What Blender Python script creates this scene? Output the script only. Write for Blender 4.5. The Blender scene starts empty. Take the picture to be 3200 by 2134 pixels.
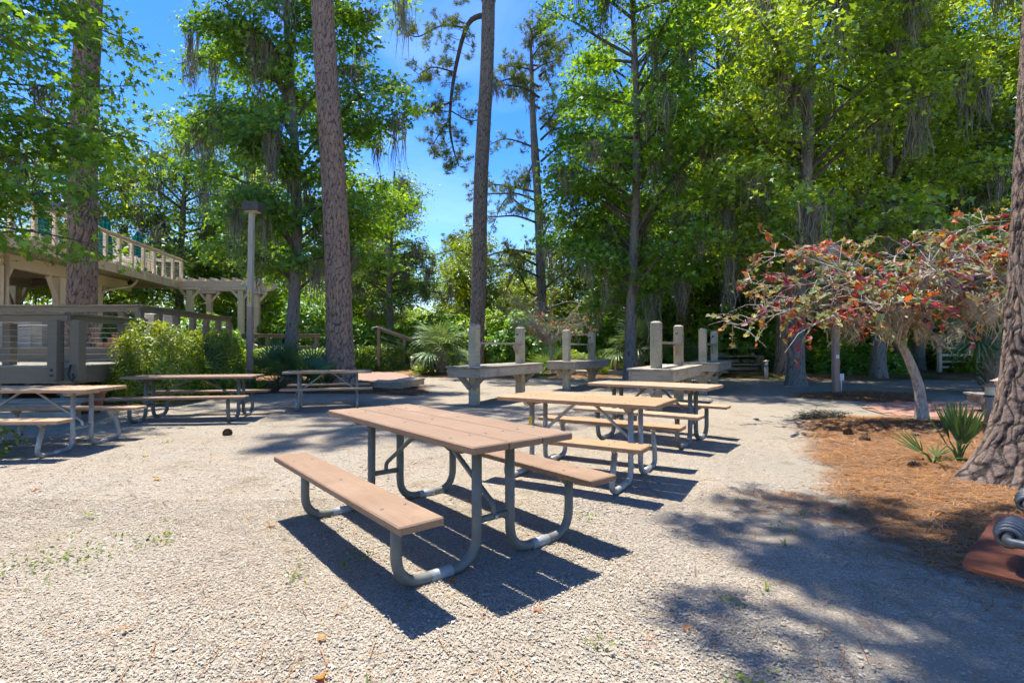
import bpy, bmesh, math, random
import numpy as np
from mathutils import Vector, Matrix, Quaternion

# ------------------------------------------------------------------ camera, sky, sun, exposure
SC = bpy.context.scene
cam_d = bpy.data.cameras.new("camera")
cam_d.sensor_width = 36.0
cam_d.lens = 18.24
cam_d.clip_end = 900
cam = bpy.data.objects.new("camera", cam_d)
cam.location = (0, 0, 1.281)
cam.rotation_euler = (math.radians(90 + 0.59), 0, 0)
SC.collection.objects.link(cam)
SC.camera = cam

SUN_EL = math.radians(71.5)
TRAVEL = Vector((0.56 * math.cos(SUN_EL), -0.83 * math.cos(SUN_EL), -math.sin(SUN_EL))).normalized()
world = bpy.data.worlds.new("World")
SC.world = world
world.use_nodes = True
wn, wl = world.node_tree.nodes, world.node_tree.links
wn.clear()
sky = wn.new("ShaderNodeTexSky")
sky.sky_type = 'NISHITA'
sky.sun_disc = False
sky.sun_elevation = SUN_EL
sky.sun_rotation = math.atan2(-TRAVEL.x, -TRAVEL.y)
sky.altitude = 0
sky.air_density = 1.0
sky.dust_density = 0.35
sky.ozone_density = 3.0
tc = wn.new("ShaderNodeTexCoord")
mp = wn.new("ShaderNodeMapping")
mp.inputs['Scale'].default_value = (1.0, 1.0, 3.4)
mp.inputs['Rotation'].default_value = (0.25, 0.1, 0.4)
nz = wn.new("ShaderNodeTexNoise")
nz.inputs['Scale'].default_value = 1.7
nz.inputs['Detail'].default_value = 7
nz.inputs['Roughness'].default_value = 0.52
nz.inputs['Distortion'].default_value = 0.5
rmp = wn.new("ShaderNodeValToRGB")
rmp.color_ramp.elements[0].position = 0.48
rmp.color_ramp.elements[0].color = (0, 0, 0, 1)
rmp.color_ramp.elements[1].position = 0.95
rmp.color_ramp.elements[1].color = (0.34, 0.34, 0.34, 1)
hsv = wn.new("ShaderNodeHueSaturation")
hsv.inputs['Hue'].default_value = 0.515
hsv.inputs['Saturation'].default_value = 1.42
hsv.inputs['Value'].default_value = 0.80
mx = wn.new("ShaderNodeMixRGB")
mx.inputs[2].default_value = (4.4, 5.3, 6.5, 1)
bgn = wn.new("ShaderNodeBackground")
bgn.inputs['Strength'].default_value = 0.15
wo = wn.new("ShaderNodeOutputWorld")
wl.new(tc.outputs['Generated'], mp.inputs[0]); wl.new(mp.outputs[0], nz.inputs['Vector'])
wl.new(nz.outputs[0], rmp.inputs[0]); wl.new(rmp.outputs[0], mx.inputs[0])
wl.new(sky.outputs[0], hsv.inputs['Color']); wl.new(hsv.outputs[0], mx.inputs[1])
wl.new(mx.outputs[0], bgn.inputs[0]); wl.new(bgn.outputs[0], wo.inputs[0])

sun_d = bpy.data.lights.new("sun", 'SUN')
sun_d.energy = 4.2
sun_d.angle = math.radians(0.53)
sun_d.color = (1.0, 0.965, 0.90)
sun = bpy.data.objects.new("sun", sun_d)
sun.rotation_euler = TRAVEL.to_track_quat('-Z', 'Y').to_euler()
sun.location = (-10, 15, 30)
SC.collection.objects.link(sun)

SC.view_settings.view_transform = 'Standard'
SC.view_settings.look = 'None'
SC.view_settings.exposure = 1.32
SC.view_settings.gamma = 1.0
SC.view_settings.use_curve_mapping = False
SC.cycles.max_bounces = 5
SC.cycles.diffuse_bounces = 3
SC.cycles.transmission_bounces = 4
SC.cycles.glossy_bounces = 2
SC.cycles.caustics_reflective = False
SC.cycles.caustics_refractive = False
SC.cycles.use_adaptive_sampling = True
SC.cycles.adaptive_threshold = 0.04
SC.cycles.use_light_tree = False
SC.cycles.use_denoising = True

# ------------------------------------------------------------------ helpers
COL = SC.collection
PI = math.pi
R = math.radians

def link(o):
    COL.objects.link(o)
    return o

def mesh_np(name, V, faces, col=None, smooth=False):
    """faces: list of int arrays (n,k)"""
    me = bpy.data.meshes.new(name)
    V = np.asarray(V, np.float32)
    me.vertices.add(len(V)); me.vertices.foreach_set('co', V.ravel())
    fl = [np.asarray(f, np.int32) for f in faces if len(f)]
    loops = np.concatenate([f.ravel() for f in fl])
    tot = np.concatenate([np.full(len(f), f.shape[1], np.int32) for f in fl])
    st = np.concatenate([[0], np.cumsum(tot)[:-1]]).astype(np.int32)
    me.loops.add(len(loops)); me.loops.foreach_set('vertex_index', loops)
    me.polygons.add(len(tot)); me.polygons.foreach_set('loop_start', st); me.polygons.foreach_set('loop_total', tot)
    if smooth:
        me.polygons.foreach_set('use_smooth', np.ones(len(tot), bool))
    if col is not None:
        a = me.color_attributes.new('Col', 'FLOAT_COLOR', 'POINT')
        c = np.ones((len(V), 4), np.float32); c[:, :3] = col
        a.data.foreach_set('color', c.ravel())
    me.update(calc_edges=True)
    return me

class MB:
    """collects polygons into one mesh"""
    def __init__(s): s.v = []; s.f = []
    def add(s, v, f):
        b = len(s.v); s.v += [tuple(p) for p in v]; s.f += [tuple(b + i for i in q) for q in f]
    def prism(s, poly, z0, z1):
        n = len(poly)
        v = [(p[0], p[1], z0) for p in poly] + [(p[0], p[1], z1) for p in poly]
        s.add(v, [tuple(range(n - 1, -1, -1)), tuple(range(n, 2 * n))] + [(i, (i + 1) % n, n + (i + 1) % n, n + i) for i in range(n)])
    def tube(s, pts, rad, seg=10, caps=True):
        v, f = tube_geo(pts, rad, seg, caps); s.add(v, f)
    def mesh(s, name, smooth=False):
        me = bpy.data.meshes.new(name); me.from_pydata(s.v, [], s.f); me.update()
        if smooth: me.polygons.foreach_set('use_smooth', np.ones(len(me.polygons), bool))
        return me

def tube_geo(pts, rad, seg=8, caps=True):
    P = [Vector(p) for p in pts]; n = len(P)
    if not hasattr(rad, '__len__'): rad = [rad] * n
    t0 = (P[1] - P[0]).normalized()
    up = Vector((0, 0, 1)) if abs(t0.z) < .9 else Vector((1, 0, 0))
    a = t0.cross(up).normalized()
    v = []; f = []
    for i in range(n):
        t = (P[min(i + 1, n - 1)] - P[max(i - 1, 0)]).normalized()
        a = (a - t * a.dot(t)).normalized(); b = t.cross(a)
        for k in range(seg):
            g = 2 * PI * k / seg
            v.append(P[i] + (a * math.cos(g) + b * math.sin(g)) * rad[i])
    for i in range(n - 1):
        for k in range(seg):
            f.append((i * seg + k, i * seg + (k + 1) % seg, (i + 1) * seg + (k + 1) % seg, (i + 1) * seg + k))
    if caps:
        f.append(tuple(range(seg - 1, -1, -1))); f.append(tuple((n - 1) * seg + k for k in range(seg)))
    return v, f

def smooth_path(pts, n=6):
    """catmull-rom through points"""
    P = [Vector(p) for p in pts]; out = []
    for i in range(len(P) - 1):
        p0 = P[max(i - 1, 0)]; p1 = P[i]; p2 = P[i + 1]; p3 = P[min(i + 2, len(P) - 1)]
        for k in range(n):
            t = k / n
            out.append(.5 * ((2 * p1) + (p2 - p0) * t + (2 * p0 - 5 * p1 + 4 * p2 - p3) * t * t + (3 * p1 - p0 - 3 * p2 + p3) * t ** 3))
    out.append(P[-1]); return out

def round_path(pts, r, n=6):
    """polyline with circular-ish rounded corners"""
    P = [Vector(p) for p in pts]; out = [P[0]]
    for i in range(1, len(P) - 1):
        a = (P[i - 1] - P[i]).normalized(); b = (P[i + 1] - P[i]).normalized()
        rr = min(r, (P[i - 1] - P[i]).length * .49, (P[i + 1] - P[i]).length * .49)
        s, e = P[i] + a * rr, P[i] + b * rr
        for k in range(n + 1):
            t = k / n; out.append((1 - t) ** 2 * s + 2 * t * (1 - t) * P[i] + t * t * e)
    out.append(P[-1]); return out

_box = {}
def box_mesh(x, y, z, b=0.004):
    key = (round(x, 3), round(y, 3), round(z, 3), b)
    if key in _box: return _box[key]
    hx, hy, hz = x / 2, y / 2, z / 2; b = min(b, hx * .6, hy * .6, hz * .6)
    v = []; idx = {}
    for sx in (-1, 1):
        for sy in (-1, 1):
            for sz in (-1, 1):
                for ax in range(3):
                    p = [sx * (hx - b), sy * (hy - b), sz * (hz - b)]
                    p[ax] = (sx * hx, sy * hy, sz * hz)[ax]
                    idx[(sx, sy, sz, ax)] = len(v); v.append(p)
    f = []
    for ax in range(3):
        o = [a for a in range(3) if a != ax]
        for s in (-1, 1):
            q = []
            for (u, w) in ((-1, -1), (1, -1), (1, 1), (-1, 1)):
                t = [0, 0, 0]; t[ax] = s; t[o[0]] = u; t[o[1]] = w; q.append(idx[(*t, ax)])
            f.append(q)
        for u in (-1, 1):
            for w in (-1, 1):
                q = []
                for s, a2 in ((-1, o[0]), (1, o[0]), (1, o[1]), (-1, o[1])):
                    t = [0, 0, 0]; t[ax] = s; t[o[0]] = u; t[o[1]] = w; q.append(idx[(*t, a2)])
                f.append(q)
    for sx in (-1, 1):
        for sy in (-1, 1):
            for sz in (-1, 1): f.append([idx[(sx, sy, sz, a)] for a in range(3)])
    me = bpy.data.meshes.new('board'); me.from_pydata(v, [], f); me.update()
    bm = bmesh.new(); bm.from_mesh(me); bmesh.ops.recalc_face_normals(bm, faces=bm.faces); bm.to_mesh(me); bm.free()
    _box[key] = me; return me

_used = set()
def ob(name, me, m, parent=None, loc=(0, 0, 0), rot=None):
    """an object from mesh data (material on the object so meshes can be shared)"""
    o = bpy.data.objects.new(name, me); link(o)
    if len(me.materials) == 0: me.materials.append(None)
    o.material_slots[0].link = 'OBJECT'; o.material_slots[0].material = m
    o.parent = parent; o.location = loc
    if rot is not None:
        if isinstance(rot, Quaternion): o.rotation_mode = 'QUATERNION'; o.rotation_quaternion = rot
        else: o.rotation_euler = rot
    return o

def box(name, m, parent, c, s, rot=None, b=0.004):
    return ob(name, box_mesh(*s, b), m, parent, c, rot)

def beam(name, m, parent, p0, p1, w, h, b=0.004, roll=0):
    """board from p0 to p1; local x runs along it, w = local y, h = local z"""
    p0, p1 = Vector(p0), Vector(p1); d = p1 - p0
    x = d.normalized(); up = Vector((0, 0, 1)) if abs(x.z) < .98 else Vector((0, 1, 0))
    y = up.cross(x).normalized(); z = x.cross(y)
    q = Matrix((x, y, z)).transposed().to_quaternion()
    if roll: q = q @ Quaternion((1, 0, 0), roll)
    return ob(name, box_mesh(d.length, w, h, b), m, parent, (p0 + p1) / 2, q)

def thing(name, label, cat, loc=(0, 0, 0), rz=0, group=None, scale=None):
    o = bpy.data.objects.new(name, None); link(o); o.empty_display_size = .2
    o.location = loc; o.rotation_euler = (0, 0, rz)
    if scale: o.scale = scale if hasattr(scale, '__len__') else (scale,) * 3
    return tag(o, label, cat, group)

def tag(o, label=None, cat=None, group=None, kind=None):
    if label: o['label'] = label
    if cat: o['category'] = cat
    if group: o['group'] = group
    if kind: o['kind'] = kind
    return o

def dup(root, label, loc, rz=0, scale=None, group=None):
    r = root.copy(); link(r); r['label'] = label; r.location = loc; r.rotation_euler = (0, 0, rz)
    if scale: r.scale = scale if hasattr(scale, '__len__') else (scale,) * 3
    if group: r['group'] = group
    for ch in list(root.children):
        c = ch.copy(); link(c); c.parent = r
        for g in list(ch.children):
            d = g.copy(); link(d); d.parent = c
    return r

# ------------------------------------------------------------------ materials
class NT:
    def __init__(s, name):
        s.m = bpy.data.materials.new(name); s.m.use_nodes = True
        s.t = s.m.node_tree; s.t.nodes.clear(); s.out = s.n('OutputMaterial')
    def n(s, typ, **kw):
        nd = s.t.nodes.new('ShaderNode' + typ)
        for k, v in kw.items():
            k2 = k.replace('_', ' ')
            if k2 in nd.inputs: s.set(nd, k2, v)
            elif k in nd.inputs: s.set(nd, k, v)
            else: setattr(nd, k, v)
        return nd
    def set(s, nd, k, v):
        if isinstance(v, bpy.types.NodeSocket): s.t.links.new(v, nd.inputs[k])
        else: nd.inputs[k].default_value = v
    def coord(s, kind='Object', scale=(1, 1, 1), rnd=False, rot=(0, 0, 0)):
        t = s.n('TexCoord'); mpn = s.n('Mapping'); mpn.inputs['Scale'].default_value = scale; mpn.inputs['Rotation'].default_value = rot
        s.t.links.new(t.outputs[kind], mpn.inputs[0])
        if rnd:
            oi = s.n('ObjectInfo'); mu = s.n('Math', operation='MULTIPLY'); s.t.links.new(oi.outputs['Random'], mu.inputs[0]); mu.inputs[1].default_value = 37.
            s.t.links.new(mu.outputs[0], mpn.inputs['Location'])
        return mpn.outputs[0]
    def noise(s, vec, scale, detail=4, rough=.55, dist=0):
        nd = s.n('TexNoise', Scale=scale, Detail=detail, Roughness=rough, Distortion=dist)
        if vec is not None: s.t.links.new(vec, nd.inputs['Vector'])
        return nd.outputs[0]
    def vor(s, vec, scale, feature='F1', rnd=1., out=0):
        nd = s.n('TexVoronoi', feature=feature, Scale=scale, Randomness=rnd)
        if vec is not None: s.t.links.new(vec, nd.inputs['Vector'])
        return nd.outputs[out]
    def ramp(s, fac, stops, interp='LINEAR'):
        r = s.n('ValToRGB'); e = r.color_ramp.elements; r.color_ramp.interpolation = interp
        while len(e) < len(stops): e.new(.5)
        for i, (p, c) in enumerate(stops):
            e[i].position = p; e[i].color = (*c, 1) if hasattr(c, '__len__') else (c, c, c, 1)
        s.t.links.new(fac, r.inputs[0]); return r.outputs[0]
    def mix(s, fac, a, b, mode='MIX'):
        nd = s.n('MixRGB', blend_type=mode)
        for k, v in ((0, fac), (1, a), (2, b)):
            if isinstance(v, bpy.types.NodeSocket): s.t.links.new(v, nd.inputs[k])
            else: nd.inputs[k].default_value = v if k == 0 else (*v, 1)
        return nd.outputs[0]
    def math(s, op, a, b=0., clamp=False):
        nd = s.n('Math', operation=op); nd.use_clamp = clamp
        for k, v in ((0, a), (1, b)):
            if isinstance(v, bpy.types.NodeSocket): s.t.links.new(v, nd.inputs[k])
            else: nd.inputs[k].default_value = v
        return nd.outputs[0]
    def bump(s, h, strength=.5, dist=.01, nrm=None):
        nd = s.n('Bump'); nd.inputs['Strength'].default_value = strength; nd.inputs['Distance'].default_value = dist
        s.t.links.new(h, nd.inputs['Height'])
        if nrm is not None: s.t.links.new(nrm, nd.inputs['Normal'])
        return nd.outputs[0]
    def bsdf(s, col, rough=.8, nrm=None, metal=0., spec=.3, extra=None):
        p = s.n('BsdfPrincipled')
        s.set(p, 'Base Color', col if isinstance(col, bpy.types.NodeSocket) else (*col, 1))
        s.set(p, 'Roughness', rough); p.inputs['Metallic'].default_value = metal
        p.inputs['Specular IOR Level'].default_value = spec
        if nrm is not None: s.t.links.new(nrm, p.inputs['Normal'])
        s.t.links.new(p.outputs[0], s.out.inputs[0]); return s.m
MT = {}

def wood(name, c0, c1, grain=14, rough=.8, crack=.35, along=1.2, spec=.25, stain=None):
    t = NT(name)
    v = t.coord('Object', (along, grain, grain), rnd=True)
    g = t.noise(v, 2.2, 6, .62, .35)
    v2 = t.coord('Object', (1, 1, 1), rnd=True)
    big = t.noise(v2, 2.3, 3)
    col = t.ramp(g, [(.25, c0), (.72, c1)])
    oi = t.n('ObjectInfo'); col = t.mix(.35, col, t.ramp(oi.outputs['Random'], [(0, [x * .75 for x in c0]), (1, [min(1, x * 1.12) for x in c1])]))
    if stain: col = t.mix(t.ramp(big, [(.48, 0.), (.72, .7)]), col, stain)
    cr = t.ramp(t.noise(t.coord('Object', (along * .6, grain * 2.2, grain * 2.2), rnd=True), 2.5, 3, .5, .6), [(.30, 0.), (.40, 1.)])
    col = t.mix(1., col, t.ramp(cr, [(0, [1 - crack] * 3), (1, [1, 1, 1])]), 'MULTIPLY')
    h = t.math('ADD', g, t.math('MULTIPLY', cr, .6))
    return t.bsdf(col, rough, t.bump(h, .45, .006), spec=spec)
MT['deck_grey'] = wood('weathered_deck_wood', (.24, .21, .165), (.40, .36, .29), 12, stain=(.18, .18, .12))
MT['post_green'] = wood('weathered_green_post', (.33, .275, .175), (.56, .475, .32), 10, crack=.6, stain=(.28, .28, .16))
MT['board_grey'] = wood('weathered_grey_board', (.26, .225, .17), (.47, .40, .30), 12, crack=.5, stain=(.20, .155, .10))
MT['pole_wood'] = wood('lamp_pole_wood', (.33, .285, .24), (.55, .49, .42), 16, crack=.5)
MT['pole_dark'] = wood('lamp_pole_red_wood', (.25, .17, .12), (.42, .31, .235), 16, crack=.4)
MT['taupe'] = wood('taupe_painted_wood', (.18, .145, .10), (.235, .19, .135), 6, .55, .06, spec=.35)
MT['cream'] = wood('cream_painted_wood', (.66, .53, .38), (.76, .63, .47), 6, .6, .04, spec=.3)
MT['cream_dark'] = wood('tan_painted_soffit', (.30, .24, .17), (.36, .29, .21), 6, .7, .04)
MT['white_wood'] = wood('white_painted_chair', (.66, .63, .55), (.75, .72, .65), 6, .5, .03)

def lumber(name, c0, c1, edge, dirt):
    t = NT(name)
    v = t.coord('Object', (1, 1, 1), rnd=True)
    n1 = t.noise(v, 3.0, 5, .6); n2 = t.noise(v, 260, 2, .6); n3 = t.noise(t.coord('Object', (1.5, 9, 9), rnd=True), 3, 4)
    col = t.ramp(n1, [(.3, c0), (.7, c1)])
    col = t.mix(t.ramp(n3, [(.45, 0.), (.72, .8)]), col, dirt)
    st = t.noise(v, 7, 6, .7, .5); col = t.mix(t.ramp(st, [(.56, 0.), (.70, .45)]), col, [x * .55 for x in dirt])
    pale = t.noise(v, 2.1, 4, .6); col = t.mix(t.ramp(pale, [(.52, 0.), (.75, .5)]), col, [min(1, x * 1.25 + .05) for x in c1])
    col = t.mix(.30, col, t.ramp(n2, [(.3, [x * .6 for x in c0]), (.7, [min(1, x * 1.25) for x in c1])]))
    gr = t.noise(t.coord('Object', (1.1, 55, 55), rnd=True), 2.4, 4, .65, .4); col = t.mix(.5, col, t.mix(1., col, t.ramp(gr, [(.3, (.72, .70, .68)), (.7, (1.16, 1.14, 1.1))]), 'MULTIPLY'))
    return t.bsdf(col, .62, t.bump(t.math('ADD', n2, gr), .3, .002), spec=.35)
MT['lumber_pink'] = lumber('recycled_plastic_rose', (.215, .125, .07), (.295, .185, .11), None, (.21, .15, .10))
MT['lumber_tan'] = lumber('recycled_plastic_tan', (.34, .18, .075), (.42, .245, .12), None, (.33, .23, .14))
MT['lumber_tan2'] = lumber('recycled_plastic_pale_tan', (.36, .215, .115), (.46, .30, .175), None, (.35, .27, .19))

def metal(name, c0, c1, rough=.45, met=.0, sc=9, spec=.5, bump=.12):
    t = NT(name); v = t.coord('Object', (1, 1, 1), rnd=True)
    n1 = t.noise(v, sc, 6, .65); n2 = t.noise(v, 160, 2)
    return t.bsdf(t.ramp(n1, [(.3, c0), (.7, c1)]), t.ramp(n1, [(.3, rough), (.8, min(1, rough + .2))]), t.bump(n2, bump, .002), met, spec)
MT['tube_grey'] = metal('grey_green_steel_tube', (.105, .11, .092), (.15, .155, .132), .42)
MT['sleeve'] = metal('pale_steel_sleeve', (.25, .26, .255), (.32, .33, .325), .4)
MT['galv'] = metal('galvanised_steel', (.27, .27, .25), (.40, .40, .37), .5, .35, 14)
MT['galv_bright'] = metal('bright_steel_strut', (.36, .36, .34), (.46, .46, .44), .35, .5, 10)
MT['bolt'] = metal('bolt_steel', (.06, .055, .05), (.11, .10, .09), .5, .25)
MT['black'] = metal('black_metal', (.018, .018, .02), (.035, .035, .038), .45)
MT['bronze'] = metal('bronze_lamp_housing', (.07, .065, .06), (.11, .10, .095), .45, .1)
MT['lamp_grey'] = metal('grey_lamp_housing', (.22, .23, .25), (.28, .29, .31), .4, .2)
MT['copper'] = metal('copper_bollard_cap', (.34, .22, .17), (.46, .33, .27), .4, .6)
MT['cable'] = metal('steel_cable', (.30, .30, .28), (.42, .42, .40), .4, .7)
MT['rust'] = metal('rusted_steel_plate', (.06, .019, .012), (.185, .06, .028), .7, .1, 11, .3, .5)
MT['iron'] = metal('dark_iron', (.045, .05, .055), (.14, .15, .155), .45, .5, 30)
MT['green_cloth'] = metal('green_umbrella_cloth', (.006, .10, .085), (.01, .16, .13), .8, 0, 12, .2)
MT['stucco'] = metal('cream_masonry', (.52, .45, .36), (.62, .56, .47), .9, 0, 6, .15, .5)
MT['stucco_pale'] = metal('pale_masonry', (.62, .59, .53), (.72, .69, .63), .9, 0, 6, .15, .5)
MT['stucco_stain'] = metal('stained_cream_masonry', (.36, .29, .17), (.60, .53, .42), .9, 0, 2.5, .15, .5)
MT['terracotta'] = metal('terracotta', (.20, .085, .05), (.27, .12, .07), .8)
MT['brick'] = metal('clay_brick', (.24, .125, .09), (.40, .235, .17), .9, 0, 7, .15, .6)
MT['tin_roof'] = metal('pale_green_tin_roof', (.40, .50, .46), (.52, .60, .56), .4, .2, 3)
MT['yellow'] = metal('yellow_label', (.62, .43, .02), (.70, .50, .04), .5)
MT['label_white'] = metal('white_sticker', (.6, .6, .58), (.7, .7, .68), .5)
MT['plant_red'] = metal('clay_pot', (.25, .09, .06), (.33, .13, .085), .7)
MT['cone'] = metal('pine_cone_scales', (.045, .028, .018), (.16, .10, .065), .85, 0, 40, .2)
t = NT('window_glass')
MT['glass'] = t.bsdf((.02, .03, .03), .04, None, 0, .6)
t = NT('frosted_lens')
MT['lens'] = t.bsdf((.70, .62, .42), .25, None, 0, .5)

def leafmat(name, trans=.42, rough=.45, tint=(1.25, 1.15, .45), gloss=.10):
    """leaf colour comes from the per-leaf colour attribute"""
    t = NT(name)
    a = t.n('VertexColor'); a.layer_name = 'Col'
    d = t.n('BsdfDiffuse'); t.t.links.new(a.outputs[0], d.inputs[0])
    tr = t.n('BsdfTranslucent'); t.t.links.new(t.mix(1., a.outputs[0], tint, 'MULTIPLY'), tr.inputs[0])
    g = t.n('BsdfGlossy'); g.inputs['Roughness'].default_value = rough; g.inputs[0].default_value = (.8, .85, .9, 1)
    m1 = t.n('MixShader'); m1.inputs[0].default_value = trans
    t.t.links.new(d.outputs[0], m1.inputs[1]); t.t.links.new(tr.outputs[0], m1.inputs[2])
    m2 = t.n('MixShader'); m2.inputs[0].default_value = gloss
    t.t.links.new(m1.outputs[0], m2.inputs[1]); t.t.links.new(g.outputs[0], m2.inputs[2])
    t.t.links.new(m2.outputs[0], t.out.inputs[0]); return t.m
MT['leaf'] = leafmat('broad_leaf', .48, .42, (1.85, 1.5, .42), .04)
MT['needle'] = leafmat('pine_needle', .25, .5, (1.4, 1.2, .5), .03)
MT['palm'] = leafmat('palm_leaf', .25, .35, (1.3, 1.25, .5), .025)
MT['red_leaf'] = leafmat('redbud_leaf', .4, .5, (1.45, 1.1, .6), .03)
MT['moss'] = leafmat('hanging_moss', .30, .9, (1.1, 1.05, .9), .0)
MT['moss_pale'] = leafmat('pale_moss', .35, .9, (1.3, 1.25, 1.1), .0)
MT['straw'] = leafmat('fallen_needles', .12, .7, (1.1, .9, .7), .01)
MT['chip'] = leafmat('shell_chip', 0., .7, (1, 1, 1), .0)

def bark(name, plates, dark, scale_u=1., rough=.9):
    """bark mesh stores plate brightness in Col.r and plate id in Col.g"""
    t = NT(name); a = t.n('VertexColor'); a.layer_name = 'Col'
    sep = t.n('SeparateColor'); t.t.links.new(a.outputs[0], sep.inputs[0])
    v = t.coord('Object', (9, 9, 3)); n = t.noise(v, 2.5, 6, .7); n2 = t.noise(t.coord('Object', (1, 1, 1)), 26, 5, .7)
    col = t.ramp(sep.outputs[1], plates)
    col = t.mix(.45, col, t.ramp(n2, [(.3, [x * .5 for x in plates[0][1]]), (.7, [min(1, x * 1.3) for x in plates[-1][1]])]))
    col = t.mix(t.ramp(t.math('ADD', sep.outputs[0], t.math('MULTIPLY', t.math('SUBTRACT', n2, .5), .5)), [(.0, .95), (.55, 0.)]), col, dark)
    return t.bsdf(col, rough, t.bump(t.math('ADD', n, n2), .9, .025), spec=.15)
MT['bark_pine'] = bark('pine_bark', [(0, (.21, .165, .14)), (.45, (.31, .24, .20)), (.8, (.37, .27, .205)), (1, (.43, .26, .16))], (.075, .06, .05))
MT['bark_grey'] = bark('grey_pine_bark', [(0, (.18, .145, .125)), (.6, (.27, .22, .19)), (1, (.34, .28, .24))], (.07, .057, .05))
MT['bark_near'] = bark('near_pine_bark', [(0, (.135, .12, .11)), (.5, (.20, .175, .16)), (.8, (.245, .20, .17)), (.93, (.29, .20, .14)), (1, (.34, .19, .10))], (.024, .021, .02))
MT['bark_gum'] = bark('gum_bark', [(0, (.16, .145, .125)), (.6, (.22, .20, .175)), (1, (.27, .25, .22))], (.07, .062, .055))
def twig(name, c0, c1, sc=14):
    t = NT(name); n = t.noise(t.coord('Object', (1, 1, .5)), sc, 5, .7)
    return t.bsdf(t.ramp(n, [(.35, c0), (.65, c1)]), .9, t.bump(n, .6, .02), spec=.15)
MT['twig'] = twig('branch_bark', (.07, .055, .045), (.15, .125, .105))
MT['twig_pale'] = twig('pale_redbud_bark', (.24, .19, .15), (.50, .45, .38), 22)
MT['palm_trunk'] = twig('palm_boots', (.20, .15, .10), (.40, .33, .23), 10)

# ground
t = NT('shell_gravel')
P0 = t.coord('Object', (1, 1, 1))
c1 = t.vor(P0, 115, 'F1', 1., 1); d1 = t.vor(P0, 115, 'DISTANCE_TO_EDGE', 1., 0)
sep = t.n('SeparateColor'); t.t.links.new(c1, sep.inputs[0])
chip = t.ramp(sep.outputs[0], [(0, (.19, .152, .108)), (.2, (.265, .222, .162)), (.6, (.345, .297, .225)), (1, (.455, .405, .325))])
fine = t.noise(P0, 330, 3, .7)
sand = t.ramp(fine, [(.3, (.185, .165, .125)), (.7, (.285, .26, .205))])
patch = t.noise(P0, .55, 4, .6, .4); patch2 = t.noise(P0, 3.2, 4, .6)
sx = t.n('SeparateXYZ'); t.t.links.new(P0, sx.inputs[0])
# compacted grey sand towards the grill corner
g = t.math('SUBTRACT', sx.outputs[0], t.math('MULTIPLY', sx.outputs[1], .55))
lean = t.n('MapRange'); lean.inputs[1].default_value = -1.6; lean.inputs[2].default_value = 1.1; lean.inputs[3].default_value = -.15; lean.inputs[4].default_value = .24
t.t.links.new(g, lean.inputs[0])
sm = t.math('ADD', t.math('ADD', patch, t.math('MULTIPLY', t.math('SUBTRACT', patch2, .5), .45)), lean.outputs[0])
smask = t.ramp(sm, [(.46, 0.), (.66, 1.)])
keep = t.ramp(sep.outputs[1], [(.72, 1.), (.78, 0.)])
smask2 = t.math('MULTIPLY', smask, keep)
col = t.mix(t.ramp(d1, [(.0, .75), (.12, 0.)]), chip, (.20, .165, .125))
col = t.mix(smask2, col, sand)
warm = t.noise(P0, .9, 3)
col = t.mix(t.ramp(warm, [(.35, 0.), (.7, .55)]), col, t.mix(1., col, (1.0, .92, .82), 'MULTIPLY'))
stain = t.ramp(t.noise(P0, 1.7, 5, .65), [(.54, 0.), (.72, .8)])
col = t.mix(stain, col, t.mix(1., col, (.62, .58, .48), 'MULTIPLY'))
hh = t.math('ADD', t.math('MULTIPLY', t.ramp(d1, [(0, 0.), (.25, 1.)]), t.math('SUBTRACT', 1., t.math('MULTIPLY', smask2, .8))), t.math('MULTIPLY', sep.outputs[2], .8))
hh = t.math('ADD', hh, t.math('MULTIPLY', patch2, 1.2))
MT['gravel'] = t.bsdf(col, .95, t.bump(hh, .45, .009), spec=.12)

t = NT('pine_straw_ground')
P0 = t.coord('Object', (1, 1, 1)); n1 = t.noise(t.coord('Object', (3, 26, 3), rot=(0, 0, .5)), 3.2, 6, .7, 1.2); n2 = t.noise(t.coord('Object', (24, 3, 3), rot=(0, 0, .2)), 3.2, 6, .7, 1.2)
nn = t.math('ADD', t.math('MULTIPLY', n1, .5), t.math('MULTIPLY', n2, .5)); n3 = t.noise(P0, 1.1, 4)
col = t.ramp(nn, [(.32, (.06, .032, .016)), (.48, (.19, .095, .042)), (.68, (.38, .21, .10))])
col = t.mix(t.ramp(n3, [(.4, 0.), (.7, .6)]), col, t.mix(1., col, (.62, .56, .5), 'MULTIPLY'))
MT['straw_bed'] = t.bsdf(col, .95, t.bump(nn, .9, .03), spec=.1)
t = NT('forest_floor')
P0 = t.coord('Object', (1, 1, 1)); n1 = t.noise(P0, 7, 6, .7); n3 = t.noise(P0, .35, 4)
col = t.ramp(n1, [(.3, (.12, .07, .035)), (.7, (.38, .21, .10))])
col = t.mix(t.ramp(n3, [(.5, 0.), (.62, 1.)]), col, t.ramp(n1, [(.3, (.03, .06, .012)), (.7, (.10, .17, .04))]))
MT['forest'] = t.bsdf(col, .95, t.bump(n1, .8, .05), spec=.1)
t = NT('brick_paving')
P0 = t.coord('Object', (1, 1, 1), rot=(0, 0, .6))
bk = t.n('TexBrick', Scale=1.0); bk.inputs['Brick Width'].default_value = .22; bk.inputs['Row Height'].default_value = .11; bk.inputs['Mortar Size'].default_value = .008
bk.inputs['Color1'].default_value = (.27, .14, .10, 1); bk.inputs['Color2'].default_value = (.38, .22, .165, 1); bk.inputs['Mortar'].default_value = (.20, .17, .14, 1)
t.t.links.new(P0, bk.inputs['Vector'])
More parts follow.
